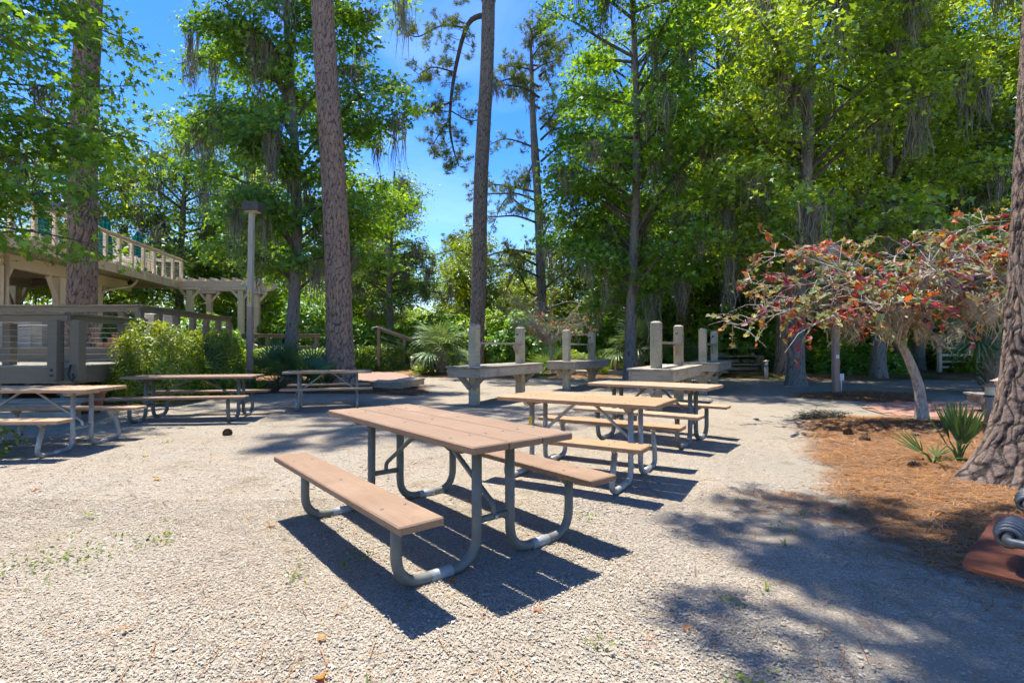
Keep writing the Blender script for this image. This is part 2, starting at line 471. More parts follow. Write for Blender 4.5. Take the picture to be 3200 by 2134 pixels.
MT['paving'] = t.bsdf(t.mix(.4, bk.outputs[0], t.ramp(t.noise(P0, 4, 5, .7), [(.3, (.22, .13, .10)), (.7, (.44, .30, .23))])), .9, t.bump(bk.outputs[1], -.4, .006), spec=.15)

# ------------------------------------------------------------------ ground
def gz(x, y):
    """gentle unevenness of the yard"""
    w = np.clip((24 - y) / 6, 0, 1)
    return w * (.006 * np.sin(1.7 * x + .6 * y) + .005 * np.sin(2.9 * y - 1.1 * x + 1) + .004 * np.sin(5.1 * x + 3.7 * y))
xs = np.concatenate([[-420, -200, -90, -45, -28], np.arange(-20, 20.01, .25), [28, 45, 90, 200, 420]])
ys = np.concatenate([[-120, -40, -12, -4], np.arange(0, 26.01, .25), [32, 45, 80, 180, 480]])
GX, GY = np.meshgrid(xs, ys)
GV = np.stack([GX, GY, gz(GX, GY)], -1).reshape(-1, 3)
nx, ny = len(xs), len(ys)
ii = (np.arange(ny - 1)[:, None] * nx + np.arange(nx - 1)[None]).ravel()
tag(ob('ground', mesh_np('ground', GV, [np.stack([ii, ii + 1, ii + nx + 1, ii + nx], 1)], smooth=True), MT['gravel']), kind='structure')

def jag(poly, amp, seed, n=7):
    rs = np.random.default_rng(seed); out = []
    for i in range(len(poly)):
        a = np.array(poly[i]); b = np.array(poly[(i + 1) % len(poly)])
        for k in range(n):
            p = a + (b - a) * k / n; out.append(p + rs.normal(size=2) * amp)
    return np.array(out)

def inside(poly, x, y):
    r = np.zeros(len(x), bool); n = len(poly)
    for i in range(n):
        x0, y0 = poly[i]; x1, y1 = poly[(i + 1) % n]
        c = (y0 > y) != (y1 > y)
        with np.errstate(divide='ignore', invalid='ignore'):
            r ^= c & (x < (x1 - x0) * (y - y0) / (y1 - y0) + x0)
    return r

def edge_dist(poly, x, y):
    d = np.full(len(x), 1e9); n = len(poly); p = np.stack([x, y], 1)
    for i in range(n):
        a = np.array(poly[i]); b = np.array(poly[(i + 1) % n]); ab = b - a
        tt = np.clip(((p - a) @ ab) / (ab @ ab + 1e-12), 0, 1)
        d = np.minimum(d, np.hypot(*(p - (a + tt[:, None] * ab)).T))
    return d

BED_R = [(5.84, 9.44), (4.9, 8.35), (4.45, 7.25), (3.75, 6.2), (3.4, 5.3), (2.95, 4.5), (2.80, 4.0), (2.70, 3.5), (2.62, 3.05), (3.1, 2.65), (6, 2.3), (10, 4.5), (10.2, 7.6), (8.2, 8.6), (7.16, 9.15)]
BED_LAMP = [(7.3, 13.3), (7.9, 14.1), (9.0, 14.6), (10.1, 14.8), (10.7, 14.1), (10.3, 13.1), (9.4, 12.2), (8.5, 12.1), (7.8, 12.7)]
BED_L = [(-20, 10.9), (-13, 10.9), (-10.7, 11.2), (-10.3, 12.9), (-9.6, 14.3), (-8.1, 14.6), (-5.8, 14.4), (-3.6, 13.9), (-2.45, 13.7), (-2.35, 14.6), (-2.9, 16.4), (-4.6, 18.3), (-6.5, 20), (-8.5, 24.5), (-20, 24.5)]
BED_C = [(-8.0, 29), (-5.6, 24.6), (-4.2, 22.1), (-3.4, 21.6), (-1.3, 21.1), (2.6, 21.1), (4.75, 22), (6, 21.6), (8.1, 22), (9.1, 21.1), (10.9, 19.6), (12.5, 19.7), (15.6, 20.1), (18, 19.6), (26, 20.5), (60, 22), (60, 120), (-70, 120), (-70, 26)]
BEDS = {}
def bed(name, poly, h, seed, m, amp=.07, n=7, cen=None):
    P = jag(poly, amp, seed, n); c = np.array(cen) if cen else P.mean(0)
    V = []; sc = [1, .985, .96, .92, .86, .76, .6, .4, .2]
    for s in sc:
        q = c + (P - c) * s; V.append(q)
    V = np.concatenate(V + [c[None]])
    z = np.minimum(edge_dist(P, V[:, 0], V[:, 1]) / 1.1, 1); z = h * (z * z * (3 - 2 * z)) + .018 * np.clip(z * 20, 0, 1) + .010 * np.sin(V[:, 0] * 3.1) * np.sin(V[:, 1] * 2.7) * np.clip(z * 3, 0, 1)
    z[:len(P)] = -.02
    k = len(P); F = []
    for r in range(len(sc) - 1):
        a = r * k + np.arange(k); b = r * k + (np.arange(k) + 1) % k
        F.append(np.stack([a, b, b + k, a + k], 1))
    r = (len(sc) - 1) * k
    tri = np.stack([r + np.arange(k), r + (np.arange(k) + 1) % k, np.full(k, len(V) - 1)], 1)
    me = mesh_np(name, np.column_stack([V, z]), [np.concatenate(F), tri], smooth=True)
    bm = bmesh.new(); bm.from_mesh(me); bmesh.ops.recalc_face_normals(bm, faces=bm.faces)
    if sum(f.normal.z for f in bm.faces) < 0: bmesh.ops.reverse_faces(bm, faces=bm.faces)
    bm.to_mesh(me); bm.free()
    BEDS[name] = (P, h)
    return tag(ob(name, me, m), kind='structure')
def bed_z(key, x, y):
    P, h = BEDS[key]; z = np.minimum(edge_dist(P, x, y) / 1.1, 1) * inside(P, x, y)
    return h * (z * z * (3 - 2 * z)) + .018 * np.clip(z * 20, 0, 1)
bed('pine_straw_bed', BED_R, .07, 1, MT['straw_bed'], .06, cen=(5.9, 5.9))
bed('pine_straw_patch', BED_LAMP, .05, 2, MT['straw_bed'], .05)
bed('planting_bed', BED_L, .14, 3, MT['straw_bed'], .05, cen=(-9, 17.5))
bed('forest_floor', BED_C, .10, 4, MT['forest'], .12, 9, cen=(5, 60))

# brick paths
def ngon(name, poly, z, m):
    me = bpy.data.meshes.new(name); me.from_pydata([(p[0], p[1], z) for p in poly], [], [tuple(range(len(poly)))]); me.update()
    if me.polygons[0].normal.z < 0: me.flip_normals()
    return tag(ob(name, me, m), kind='structure')
PATH2 = [(7.0, 9.7), (7.3, 10.9), (8.2, 11.75), (9.6, 12.0), (14, 11.0), (14, 8.6), (10.2, 8.1), (8.2, 8.95), (7.3, 9.4)]
bp = ngon('brick_path', PATH2, .012, MT['paving'])
bmesh_brick = box_mesh(.212, .102, .05, .006)
ca, sa = math.cos(.35), math.sin(.35); nb = 0
rb = random.Random(4)
for j in range(-20, 40):
    for i in range(-10, 40):
        lx, ly = (i + (j % 2) * .5) * .222, j * .112
        x, y = 7.0 + lx * ca - ly * sa, 9.2 + lx * sa + ly * ca
        if x < 9.9 and nb < 300 and inside(np.array(PATH2), np.array([x]), np.array([y]))[0] and edge_dist(np.array(PATH2), np.array([x]), np.array([y]))[0] > .09:
            ob('brick', bmesh_brick, MT['brick'], bp, (x, y, .002 + rb.uniform(-.002, .003)), (rb.uniform(-.012, .012), rb.uniform(-.012, .012), .35 + rb.uniform(-.012, .012))); nb += 1
ngon('brick_walk', [(-5.3, 18.5), (-6.9, 22.0), (-8.2, 26.5), (-6.2, 26.5), (-4.7, 23.4), (-3.8, 19.4), (-4.3, 18.2)], .030, MT['paving'])

# loose shell chips over the near yard
rg = np.random.default_rng(11)
def chips(n, d0, d1, s0, s1, p):
    u = rg.random(n); d = (d0 ** p + u * (d1 ** p - d0 ** p)) ** (1 / p)
    x = rg.uniform(-1.08, 1.08, n) * d; y = d
    g = x - .55 * y + .5 * np.sin(2.1 * x + 1.3 * y) + .35 * np.sin(3.7 * y - 2.3 * x)
    keep = rg.random(n) > np.clip((g + .75) / 1.2, 0, 1) * .93
    keep &= ~(inside(np.array(BED_R), x, y) & (edge_dist(np.array(BED_R), x, y) > .12 * rg.random(n) * 3))
    keep &= rg.random(n) > .55 * np.clip(np.sin(1.3 * x + 2.2) * np.sin(1.9 * y + .4 * x) * 1.6 - .3, 0, 1)
    x, y = x[keep], y[keep]; n = len(x)
    r = rg.uniform(s0, s1, n) * (1 + (rg.random(n) < .06) * .7 + (rg.random(n) < .02) * 1.2)
    k = 5; ang = np.sort(rg.uniform(0, 2 * PI, (n, k)) * .25 + np.arange(k) * 2 * PI / k * 1.0 + rg.uniform(0, 6.28, (n, 1)), 1)
    rr = r[:, None] * rg.uniform(.65, 1.2, (n, k)); el = rg.uniform(.5, 1, (n, 1)); th = rg.uniform(0, PI, (n, 1))
    px, py = rr * np.cos(ang), rr * np.sin(ang) * el
    lx, ly = px * np.cos(th) - py * np.sin(th), px * np.sin(th) + py * np.cos(th)
    tx, ty = rg.normal(0, .13, (n, 1)), rg.normal(0, .13, (n, 1))
    V = np.stack([x[:, None] + lx, y[:, None] + ly, (gz(x, y) + .003 + rg.uniform(0, .006, n))[:, None] + lx * tx + ly * ty], -1).reshape(-1, 3)
    c = rg.random((n, 1)); col = (np.array([.27, .222, .16]) * (1 - c) + np.array([.47, .417, .332]) * c) * rg.uniform(.88, 1.04, (n, 1))
    dk = rg.random(n) < .07; col[dk] = np.array([.18, .17, .155]) * rg.uniform(.7, 1.3, (dk.sum(), 1))
    br = rg.random(n) < .07; col[br] = np.array([.30, .20, .11]) * rg.uniform(.7, 1.2, (br.sum(), 1))
    return V, np.arange(n * k).reshape(n, k), np.repeat(col, k, 0)
parts = [chips(150000, 1.7, 4.4, .0028, .0075, 1.6), chips(40000, 4.0, 9.0, .006, .012, 1.3)]
V = np.concatenate([p[0] for p in parts]); F = np.concatenate([parts[0][1], parts[1][1] + len(parts[0][0])]); C = np.concatenate([p[2] for p in parts])
tag(ob('gravel', mesh_np('gravel', V, [F], C), MT['chip']), 'loose pale shell gravel chips strewn over the picnic yard', 'gravel', kind='stuff')

# fallen pine needles
def needles(x, y, z, rs, w=.0022, l0=.10, l1=.2, dirmu=None, dull=0., lod=False):
    n = len(x); th = rs.uniform(0, PI, n) if dirmu is None else rs.normal(dirmu, .7, n)
    L = rs.uniform(l0, l1, n) / 2; bend = rs.normal(0, .25, n); tilt = rs.normal(0, .10, n)
    V = []
    for s in (-1, 0, 1):
        a = th + bend * s; cx, cy = np.cos(th + bend * s * .5) * L * s, np.sin(th + bend * s * .5) * L * s
        nxv, nyv = -np.sin(a) * w, np.cos(a) * w; zz = z + L * s * tilt + .004 * (s == 0)
        V.append(np.stack([x + cx + nxv, y + cy + nyv, zz], 1)); V.append(np.stack([x + cx - nxv, y + cy - nyv, zz], 1))
    V = np.stack(V, 1).reshape(-1, 3); b = np.arange(n)[:, None] * 6
    F = b + np.array([0, 1, 5, 4]) if w > .003 else np.concatenate([b + np.array([0, 1, 3, 2]), b + np.array([2, 3, 5, 4])])
    c = rs.random((n, 1)); col = np.array([.17, .072, .027]) * (1 - c) + np.array([.50, .26, .105]) * c
    gr = rs.random(n) < .18 + dull; col[gr] = np.array([.26, .21, .16]) * rs.uniform(.6, 1.2, (gr.sum(), 1))
    return V, F, np.repeat(col, 6, 0)
def merge(lst):
    V = []; F = []; C = []; o = 0
    for v, f, c in lst: V.append(v); F.append(f + o); C.append(c); o += len(v)
    return np.concatenate(V), np.concatenate(F), np.concatenate(C)
rs = np.random.default_rng(21); L = []
def sample_in(key, n, box_, grow=0.):
    x = rs.uniform(box_[0], box_[1], n); y = rs.uniform(box_[2], box_[3], n); P = BEDS[key][0]
    k = inside(P, x, y)
    if grow: k |= edge_dist(P, x, y) < np.abs(rs.normal(0, grow, n))
    x, y = x[k], y[k]; return x, y, np.maximum(bed_z(key, x, y), gz(x, y)) + .006 + rs.uniform(0, .018, len(x))
L.append(needles(*sample_in('pine_straw_bed', 52000, (2.2, 7, 2.2, 6.2), .13), rs, .0021, .12, .22))
L.append(needles(*sample_in('pine_straw_bed', 40000, (3.2, 9.5, 5.6, 9.6), .16), rs, .0036, .14, .25))
L.append(needles(*sample_in('pine_straw_patch', 9000, (6.8, 11, 11.6, 15), .18), rs, .006, .15, .28))
L.append(needles(*sample_in('planting_bed', 16000, (-11, -2, 11, 19), .15), rs, .006, .15, .28, dull=.25))
L.append(needles(*sample_in('forest_floor', 16000, (-6, 20, 18.8, 24), .25), rs, .008, .18, .32, dull=.1))
n = 1300; d = rs.uniform(1.8, 9, n); x = rs.uniform(-1, 1, n) * d   # strays on the gravel
L.append(needles(x, d, gz(x, d) + .012, rs, .0017, .1, .2, dull=.3))
n = 1500; d = rs.uniform(2.3, 4.6, n); x = 2.62 - .25 * (d - 3) - np.abs(rs.normal(0, .35, n)) + .3
L.append(needles(x, d, gz(x, d) + .012, rs, .0018, .1, .2, dull=.2))
V, F, C = merge(L)
tag(ob('pine_needles', mesh_np('pine_needles', V, [F], C), MT['straw']), 'orange brown fallen pine needles covering the beds', 'pine straw', kind='stuff')

# ------------------------------------------------------------------ picnic tables
def bolts(parent, m, pts, r=.012):
    mb = MB(); n = 8
    v = [(r * math.cos(2 * PI * k / n), r * math.sin(2 * PI * k / n), 0) for k in range(n)] + [(r * .6 * math.cos(2 * PI * k / n), r * .6 * math.sin(2 * PI * k / n), .005) for k in range(n)]
    mb.add(v, [(k, (k + 1) % n, n + (k + 1) % n, n + k) for k in range(n)] + [tuple(range(n, 2 * n))])
    me = bpy.data.meshes.get('bolt_head') or mb.mesh('bolt_head', True)
    for p in pts: ob('bolt', me, m, parent, p)

def picnic_table(label, loc, rz, Ln, style, lum):
    """long axis = local x; two end frames of bent tube"""
    T = thing('picnic_table', label, 'picnic table', (*loc, 0), rz, 'picnic tables in the gravel yard')
    rnd = random.Random(int(Ln * 1000))
    top, seat, bw, th = .769, .452, .238, .042
    planks = []
    for k, w in enumerate((-.245, 0, .245)):
        planks.append(box('tabletop_plank', lum, T, (rnd.uniform(-.004, .004), w, top - th / 2), (Ln, bw, th), (0, 0, rnd.uniform(-.001, .001)), .007))
    benches = []
    for s in (-1, 1):
        benches.append(box('bench_plank', lum, T, (0, s * .655, seat - th / 2), (Ln, .245, th), None, .007))
    tm = MT['tube_grey'] if style == 'A' else MT['galv']
    sm = MT['sleeve'] if style == 'A' else MT['galv_bright']
    xe = Ln / 2 - .30; r = .0302 if style == 'A' else .0265; inner = .125 if style == 'A' else .15
    ang_top = .0 if style == 'A' else .07
    for e in (-1, 1):
        x = e * xe
        for s in (-1, 1):
            mb = MB()
            bx = .64; lowx = bx if style == 'A' else bx - .08 + .12
            zt = seat - th - (.0 if style == 'A' else .05)
            pts = [(x, s * (bx - (.0 if style == 'A' else .06)), zt), (x, s * lowx, r + .0), (x, s * inner, r + .0), (x, s * inner, top - th)]
            mb.tube(round_path(pts, .17 if style == 'A' else .13, 8), r, 12)
            ob('leg_tube', mb.mesh('leg_tube', True), tm, T)
            mb = MB(); y0, y1 = (.30, .44)
            mb.tube([(x, s * y0, r), (x, s * y1, r)], r + .0025, 12); ob('sleeve', mb.mesh('sleeve', True), sm, T)
            # bracket under the bench
            mb = MB(); w2 = .10 if style == 'A' else .09
            prof = [(-w2, 0), (w2, 0), (.035, -.055), (-.035, -.055)]
            yc = s * (bx if style == 'A' else bx - .05)
            v = [(x + dx, yc + a, seat - th + b) for dx in (-.006, .006) for a, b in prof]
            mb.add(v, [(0, 1, 2, 3), (7, 6, 5, 4), (0, 4, 5, 1), (1, 5, 6, 2), (2, 6, 7, 3), (3, 7, 4, 0)]); ob('bench_bracket', mb.mesh('bench_bracket'), tm, T)
        mb = MB(); w2 = .33
        prof = [(-w2, 0), (w2, 0), (.25, -.05), (-.25, -.05)]
        v = [(x + dx, a, top - th + b) for dx in (-.02, .02) for a, b in prof]
        mb.add(v, [(0, 1, 2, 3), (7, 6, 5, 4), (0, 4, 5, 1), (1, 5, 6, 2), (2, 6, 7, 3), (3, 7, 4, 0)]); ob('top_bracket', mb.mesh('top_bracket'), tm, T)
        zc = .27
        mb = MB(); mb.tube([(x, -inner, zc), (x, inner, zc)], .02, 10); ob('cross_bar', mb.mesh('cross_bar', True), tm, T)
        mb = MB(); mb.tube(round_path([(x, 0, zc), (x, 0, zc + .07), (e * .10, 0, top - th - .02), (e * .05, 0, top - th - .008)], .05, 4), .0165, 8)
        ob('brace', mb.mesh('brace', True), MT['galv_bright'] if style == 'B' else tm, T)
        mb = MB(); mb.tube([(x + e * .02, 0, zc), (x + e * .032, 0, zc)], .012, 6); ob('nut', mb.mesh('nut'), MT['galv_bright'], T)
    for k, w in enumerate((-.245, 0, .245)):
        bolts(planks[k], MT['bolt'], [(sx * xe, sy * .065, th / 2 - .001) for sx in (-1, 1) for sy in (-1, 1)] + [(0, .03 * (1 - k), th / 2 - .001)])
    for b in benches:
        bolts(b, MT['bolt'], [(sx * xe, sy * .065, th / 2 - .001) for sx in (-1, 1) for sy in (-1, 1)] + [(0, 0, th / 2 - .001)])
    return T
picnic_table('rose brown plastic plank picnic table nearest the camera, shadows dappling its top', (-.565, 3.665), -.88, 2.03, 'A', MT['lumber_pink'])
t2 = picnic_table('orange tan picnic table on galvanised legs, just behind the nearest rose brown one', (.74, 5.286), -.545, 1.66, 'B', MT['lumber_tan'])
mb = MB(); mb.prism([(-.02, 0), (.02, 0), (.02, .003), (-.02, .003)], -.06, .06)
ob('sticker', mb.mesh('sticker'), MT['yellow'], t2, (-(1.66 / 2 - .30), -.181, .50))
picnic_table('salmon tan picnic table with grey legs in front of the tallest post stand', (1.977, 7.247), -.627, 1.68, 'A', MT['lumber_tan2'])
picnic_table('tan picnic table with galvanised legs cut off by the left edge', (-6.088, 6.543), .049, 1.9, 'B', MT['lumber_tan2'])
picnic_table('rose topped picnic table before the clipped bush and spiky palmettos', (-5.644, 9.276), .171, 2.1, 'A', MT['lumber_pink'])
picnic_table('narrow looking tan picnic table in front of the big pine trunk', (-3.921, 11.098), .305, 1.76, 'B', MT['lumber_tan2'])

# ------------------------------------------------------------------ post stands
def stand(label, loc, rz, seed):
    rd = random.Random(seed)
    S = thing('wooden_stand', label, 'wooden stand', (*loc, 0), rz, 'four timber stands with twin posts')
    # local x along the two posts (0 and 2.17), y across
    Lp = 2.17; W = .94; zt = .855; a = .46
    g = MT['post_green']; bg = MT['board_grey']
    for px in (0, Lp):
        h = 1.757
        p = box('post', g, S, (px, 0, h / 2 - .1), (.195, .195, h + .2), (0, 0, 0), .012)
        # pointed chamfer cap
        mb = MB(); q = .0975
        v = [(-q, -q, 0), (q, -q, 0), (q, q, 0), (-q, q, 0), (-q * .55, -q * .55, .035), (q * .55, -q * .55, .035), (q * .55, q * .55, .035), (-q * .55, q * .55, .035)]
        mb.add(v, [(0, 1, 5, 4), (1, 2, 6, 5), (2, 3, 7, 6), (3, 0, 4, 7), (4, 5, 6, 7)]); ob('post_cap', mb.mesh('post_cap'), bg, p, (0, 0, h / 2 + .1))
        for s in (-1, 1):   # knees across
            beam('knee_brace', bg, S, (px - (1 if px == 0 else -1) * .122, s * .035, .36), (px - (1 if px == 0 else -1) * .122, s * .36, .69), .045, .125)
        sg = 1 if px == 0 else -1
        beam('knee_brace', bg, S, (px + sg * .08, 0, .40), (px + sg * .42, 0, .74), .09, .10)
        beam('rail_brace', bg, S, (px + sg * .10, .04, 1.10), (px + sg * .30, .04, 1.335), .04, .075)
        mb = MB(); mb.tube([(px + sg * .0975, .03, 1.60), (px + sg * .135, .03, 1.60)], [.03, .022], 8); ob('knob', mb.mesh('knob', True), MT['iron'], S)
    box('sensor_plate', MT['galv'], S, (-.1005, .03, .11), (.006, .075, .17), None, .002)
    beam('top_rail', bg, S, (.0975, .0, 1.36), (Lp - .0975, .0, 1.36), .15, .045)
    x0, x1 = -a, Lp + a
    for s in (-1, 1): beam('rim_board', bg, S, (x0 + .05, s * (W / 2 - .045), zt - .04 - .10), (x1 - .05, s * (W / 2 - .045), zt - .04 - .10), .04, .19)
    for x in (x0 + .07, x1 - .07): beam('rim_board', bg, S, (x, -W / 2 + .068, zt - .14), (x, W / 2 - .068, zt - .14), .04, .185)
    n = 7; w = W / n
    for k in range(n):
        yy = -W / 2 + (k + .5) * w
        if abs(yy) < .1:
            for xa, xb in ((x0, -.1), (.1, Lp - .1), (Lp + .1, x1)):
                beam('deck_plank', bg, S, (xa, yy, zt - .02), (xb, yy, zt - .02), w - .008, .04 + rd.uniform(-.002, .002), .005)
        else:
            if abs(yy) < .17:
                pass
            beam('deck_plank', bg, S, (x0 + rd.uniform(-.008, .008), yy, zt - .02 + rd.uniform(-.002, .002)), (x1 + rd.uniform(-.008, .008), yy, zt - .02), w - .008, .04, .005)
    return S
AX = math.atan2(1.9, 1.057)
stand('timber post stand nearest the sabal palm, its post overlapping the tall pine', (-.84, 11.6), AX, 1)
stand('smallest looking timber post stand, farthest back beside the bare branched little tree', (1.64, 15.6), AX, 2)
stand('largest looking timber post stand with the tallest pale posts, behind the salmon table', (2.88, 10.36), AX, 3)
stand('timber post stand behind the tallest one, the nearest to the red leaved tree', (5.26, 14.3), AX, 4)

# ------------------------------------------------------------------ lamps
t = thing('lamp_post', 'tall wooden lamp post with a boxy dark head, beside the sweetgum trunk', 'lamp post', (-7.35, 14.55, .05), 0, 'wooden lamp posts')
beam('pole', MT['pole_dark'], t, (0, 0, -.1), (.0, 0, 2.35), .135, .135, .008); beam('pole', MT['pole_wood'], t, (.0, 0, 2.35), (.035, 0, 5.02), .133, .133, .008)
mb = MB(); v = []
for (z, a, b) in ((5.02, .22, .17), (5.08, .24, .19), (5.24, .245, .195), (5.26, .235, .185)):
    v += [(-a * .9 + .06, -b, z), (a + .06, -b, z), (a + .06, b, z), (-a * .9 + .06, b, z)]
f = [(3, 2, 1, 0), (12, 13, 14, 15)]
for k in range(3): f += [(4 * k + i, 4 * k + (i + 1) % 4, 4 * k + 4 + (i + 1) % 4, 4 * k + 4 + i) for i in range(4)]
mb.add(v, f); hd = ob('lamp_head', mb.mesh('lamp_head'), MT['bronze'], t)
box('lens', MT['lens'], hd, (.06, 0, 5.012), (.36, .26, .03), None, .006)
lb = box('warning_label', MT['yellow'], t, (.02, -.0700, 2.62), (.07, .004, .36), None, .001)
for k in range(6): box('text_line', MT['black'], lb, (0, -.0025, -.13 + k * .05), (.018 + .012 * (k % 3), .002, .02), None, .0005)
t = thing('lamp_post', 'slender wooden lamp post with grey box head, rising through the red leaved tree', 'lamp post', (8.74, 14.02, .04), 0, 'wooden lamp posts')
beam('pole', MT['pole_dark'], t, (0, 0, -.1), (0, 0, 4.02), .145, .145, .006)
box('lamp_head', MT['lamp_grey'], t, (-.48, 0, 3.86), (.82, .36, .19), None, .015)
box('junction_box', MT['label_white'], t, (.13, -.03, .43), (.11, .09, .18), None, .006)
mb = MB(); mb.tube([(.13, -.03, .34), (.13, -.03, -.05)], .016, 8); ob('conduit', mb.mesh('conduit', True), MT['label_white'], t)
box('sticker', MT['label_white'], t, (.01, -.075, .98), (.085, .004, .10), None, .001)

def bollard(label, loc, h, wood_m):
    B = thing('path_light', label, 'path light', loc, 0, 'short bollard path lights')
    mb = MB(); mb.tube([(0, 0, -.05), (0, 0, h * .66)], .075, 12); ob('post', mb.mesh('post', True), wood_m, B)
    mb = MB(); mb.tube([(0, 0, h * .66), (0, 0, h * .68), (0, 0, h * .70)], [.085, .085, .07], 14); ob('collar', mb.mesh('collar', True), MT['bronze'], B)
    mb = MB()
    for k in range(6): mb.tube([(0, 0, h * (.70 + .036 * k)), (0, 0, h * (.718 + .036 * k)), (0, 0, h * (.736 + .036 * k))], [.060, .070, .060], 14, False)
    ob('lens', mb.mesh('lens', True), MT['lens'], B)
    mb = MB(); mb.tube([(0, 0, h * .905), (0, 0, h * .92), (0, 0, h * .97), (0, 0, h)], [.125, .125, .05, .015], 16); ob('cap', mb.mesh('cap'), MT['copper'], B)
bollard('bollard path light in front of the long hedge by the sabal palm', (-4.91, 25.5, .06), .76, MT['pole_dark'])
bollard('bollard path light at the bed edge under the moss hung trees', (10.09, 20.6, .05), .72, MT['pole_wood'])
bollard('copper capped bollard path light just behind the leaning big pine trunk', (7.82, 8.5, .03), .66, MT['pole_dark'])
bollard('second copper capped bollard light, mostly hidden behind the first by the big pine', (8.72, 9.3, .03), .70, MT['pole_dark'])

# ------------------------------------------------------------------ low benches
def low_bench(label, poly, z, seed, legs):
    B = thing('low_bench', label, 'bench', (poly[0][0], poly[0][1], 0), 0, 'low timber benches')
    o = Vector((poly[0][0], poly[0][1])); P = [Vector(p) - o for p in poly]
    n = len(P)
    # plank top: strips between the two long sides (first half / second half of the outline)
    half = n // 2; A = P[:half]; Bk = P[half:][::-1]; k = 4
    for j in range(k):
        for i in range(half - 1):
            q = [A[i].lerp(Bk[i], (j + .03) / k), A[i + 1].lerp(Bk[i + 1], (j + .03) / k), A[i + 1].lerp(Bk[i + 1], (j + .97) / k), A[i].lerp(Bk[i], (j + .97) / k)]
            mb = MB(); mb.prism(q, z - .04, z + random.Random(seed + j).uniform(-.002, .002)); ob('seat_plank', mb.mesh('seat_plank'), MT['board_grey'], B)
    cen = sum(P, Vector((0, 0))) / n
    for i in range(n):
        a, b = P[i].lerp(cen, .06), P[(i + 1) % n].lerp(cen, .06)
        beam('apron_board', MT['board_grey'], B, (a.x, a.y, z - .115), (b.x, b.y, z - .115), .038, .145)
    for p in legs:
        q = Vector(p) - o; box('leg', MT['post_green'], B, (q.x, q.y, (z - .04) / 2), (.09, .09, z - .05))
low_bench('angled low grey timber bench on the pine straw by the brick walk', [(-3.95, 14.75), (-3.05, 14.35), (-2.72, 16.3), (-3.35, 16.9), (-3.6, 15.35), (-4.0, 15.5)], .30, 3, [(-3.2, 14.75), (-3.0, 15.9), (-3.75, 15.05)])
low_bench('low pale timber bench beside the copper capped lights at the path', [(8.95, 10.05), (10.3, 9.55), (11.6, 9.3), (11.75, 9.85), (10.5, 10.1), (9.2, 10.6)], .37, 9, [(9.3, 10.2), (10.5, 9.85), (11.5, 9.6)])

# ------------------------------------------------------------------ grill in the corner
K1 = Vector((1.143, 1.333)); U = Vector((.76, .65)); Vv = Vector((.65, -.76))
t = thing('park_grill', 'rust red steel grill lid with a black coiled handle at the corner', 'grill', (K1.x, K1.y, 0), math.atan2(U.y, U.x))
# local x = U, local y = -V
mb = MB(); L0, W0, rr = .66, 1.0, .05
poly = []
for cx, cy, a0 in ((rr, -rr, 90), (rr, -W0 + rr, 180), (L0 - rr, -W0 + rr, 270), (L0 - .03, -.03, 0)):
    q = rr if cx != L0 - .03 else .03
    for k in range(6): g_ = R(a0 + k * 18); poly.append((cx + q * math.cos(g_), cy + q * math.sin(g_)))
mb.prism(poly, .712, .722); lid = ob('lid', mb.mesh('lid'), MT['rust'], t)
mb = MB(); mb.prism([(.12, -.40), (L0 - .06, -.40), (L0 - .06, -W0 + .05), (.12, -W0 + .05)], .52, .710); ob('fire_box', mb.mesh('fire_box'), MT['iron'], t)
mb = MB(); mb.tube([(.38, -.7, -.1), (.38, -.7, .53)], .05, 12); ob('pedestal', mb.mesh('pedestal', True), MT['iron'], t)
for hx in (.03, .46):
    mb = MB(); z = .800
    mb.tube(round_path([(hx, -.55, .728), (hx, -.50, z), (hx, -.085, z), (hx + .215, -.085, z), (hx + .215, -.50, z), (hx + .215, -.55, .728)], .02, 4), .0105, 10)
    hn = ob('handle', mb.mesh('handle', True), MT['iron'], t)
    pts = []; rad = []
    for k in range(15 * 7 + 1):
        a = 2 * PI * k / 14; s = k / (15 * 7); b = .029 - .009 * abs(2 * s - 1) ** 2
        pts.append((hx + .035 + .145 * s, -.085 + b * math.cos(a), z + b * math.sin(a)))
    mb = MB(); mb.tube(pts, .0065, 6); ob('coil_grip', mb.mesh('coil_grip', True), MT['iron'], hn)

# ------------------------------------------------------------------ low deck with railings, left
def railing(parent, pts, zf, hgt, m, post_at, pw=.15, cap=.17, cables=7, drop=.0):
    """posts, cap rail, sub rail and cables along a polyline"""
    for i in range(len(pts) - 1):
        a, b = Vector(pts[i]), Vector(pts[i + 1])
        beam('cap_rail', m, parent, (a.x, a.y, zf + hgt - .025), (b.x, b.y, zf + hgt - .025), cap, .05)
        beam('sub_rail', m, parent, (a.x, a.y, zf + hgt - .115), (b.x, b.y, zf + hgt - .115), .05, .13)
        for c in range(cables):
            z = zf + .10 + c * (hgt - .32) / max(1, cables - 1)
            mb = MB(); mb.tube([(a.x, a.y, z), (b.x, b.y, z)], .005, 5, False); ob('cable', mb.mesh('cable'), MT['cable'], parent)
    for (x, y, dr) in post_at:
        box('post', m, parent, (x, y, zf + (hgt - .18 - dr) / 2), (pw, pw, hgt - .18 + dr), None, .006)

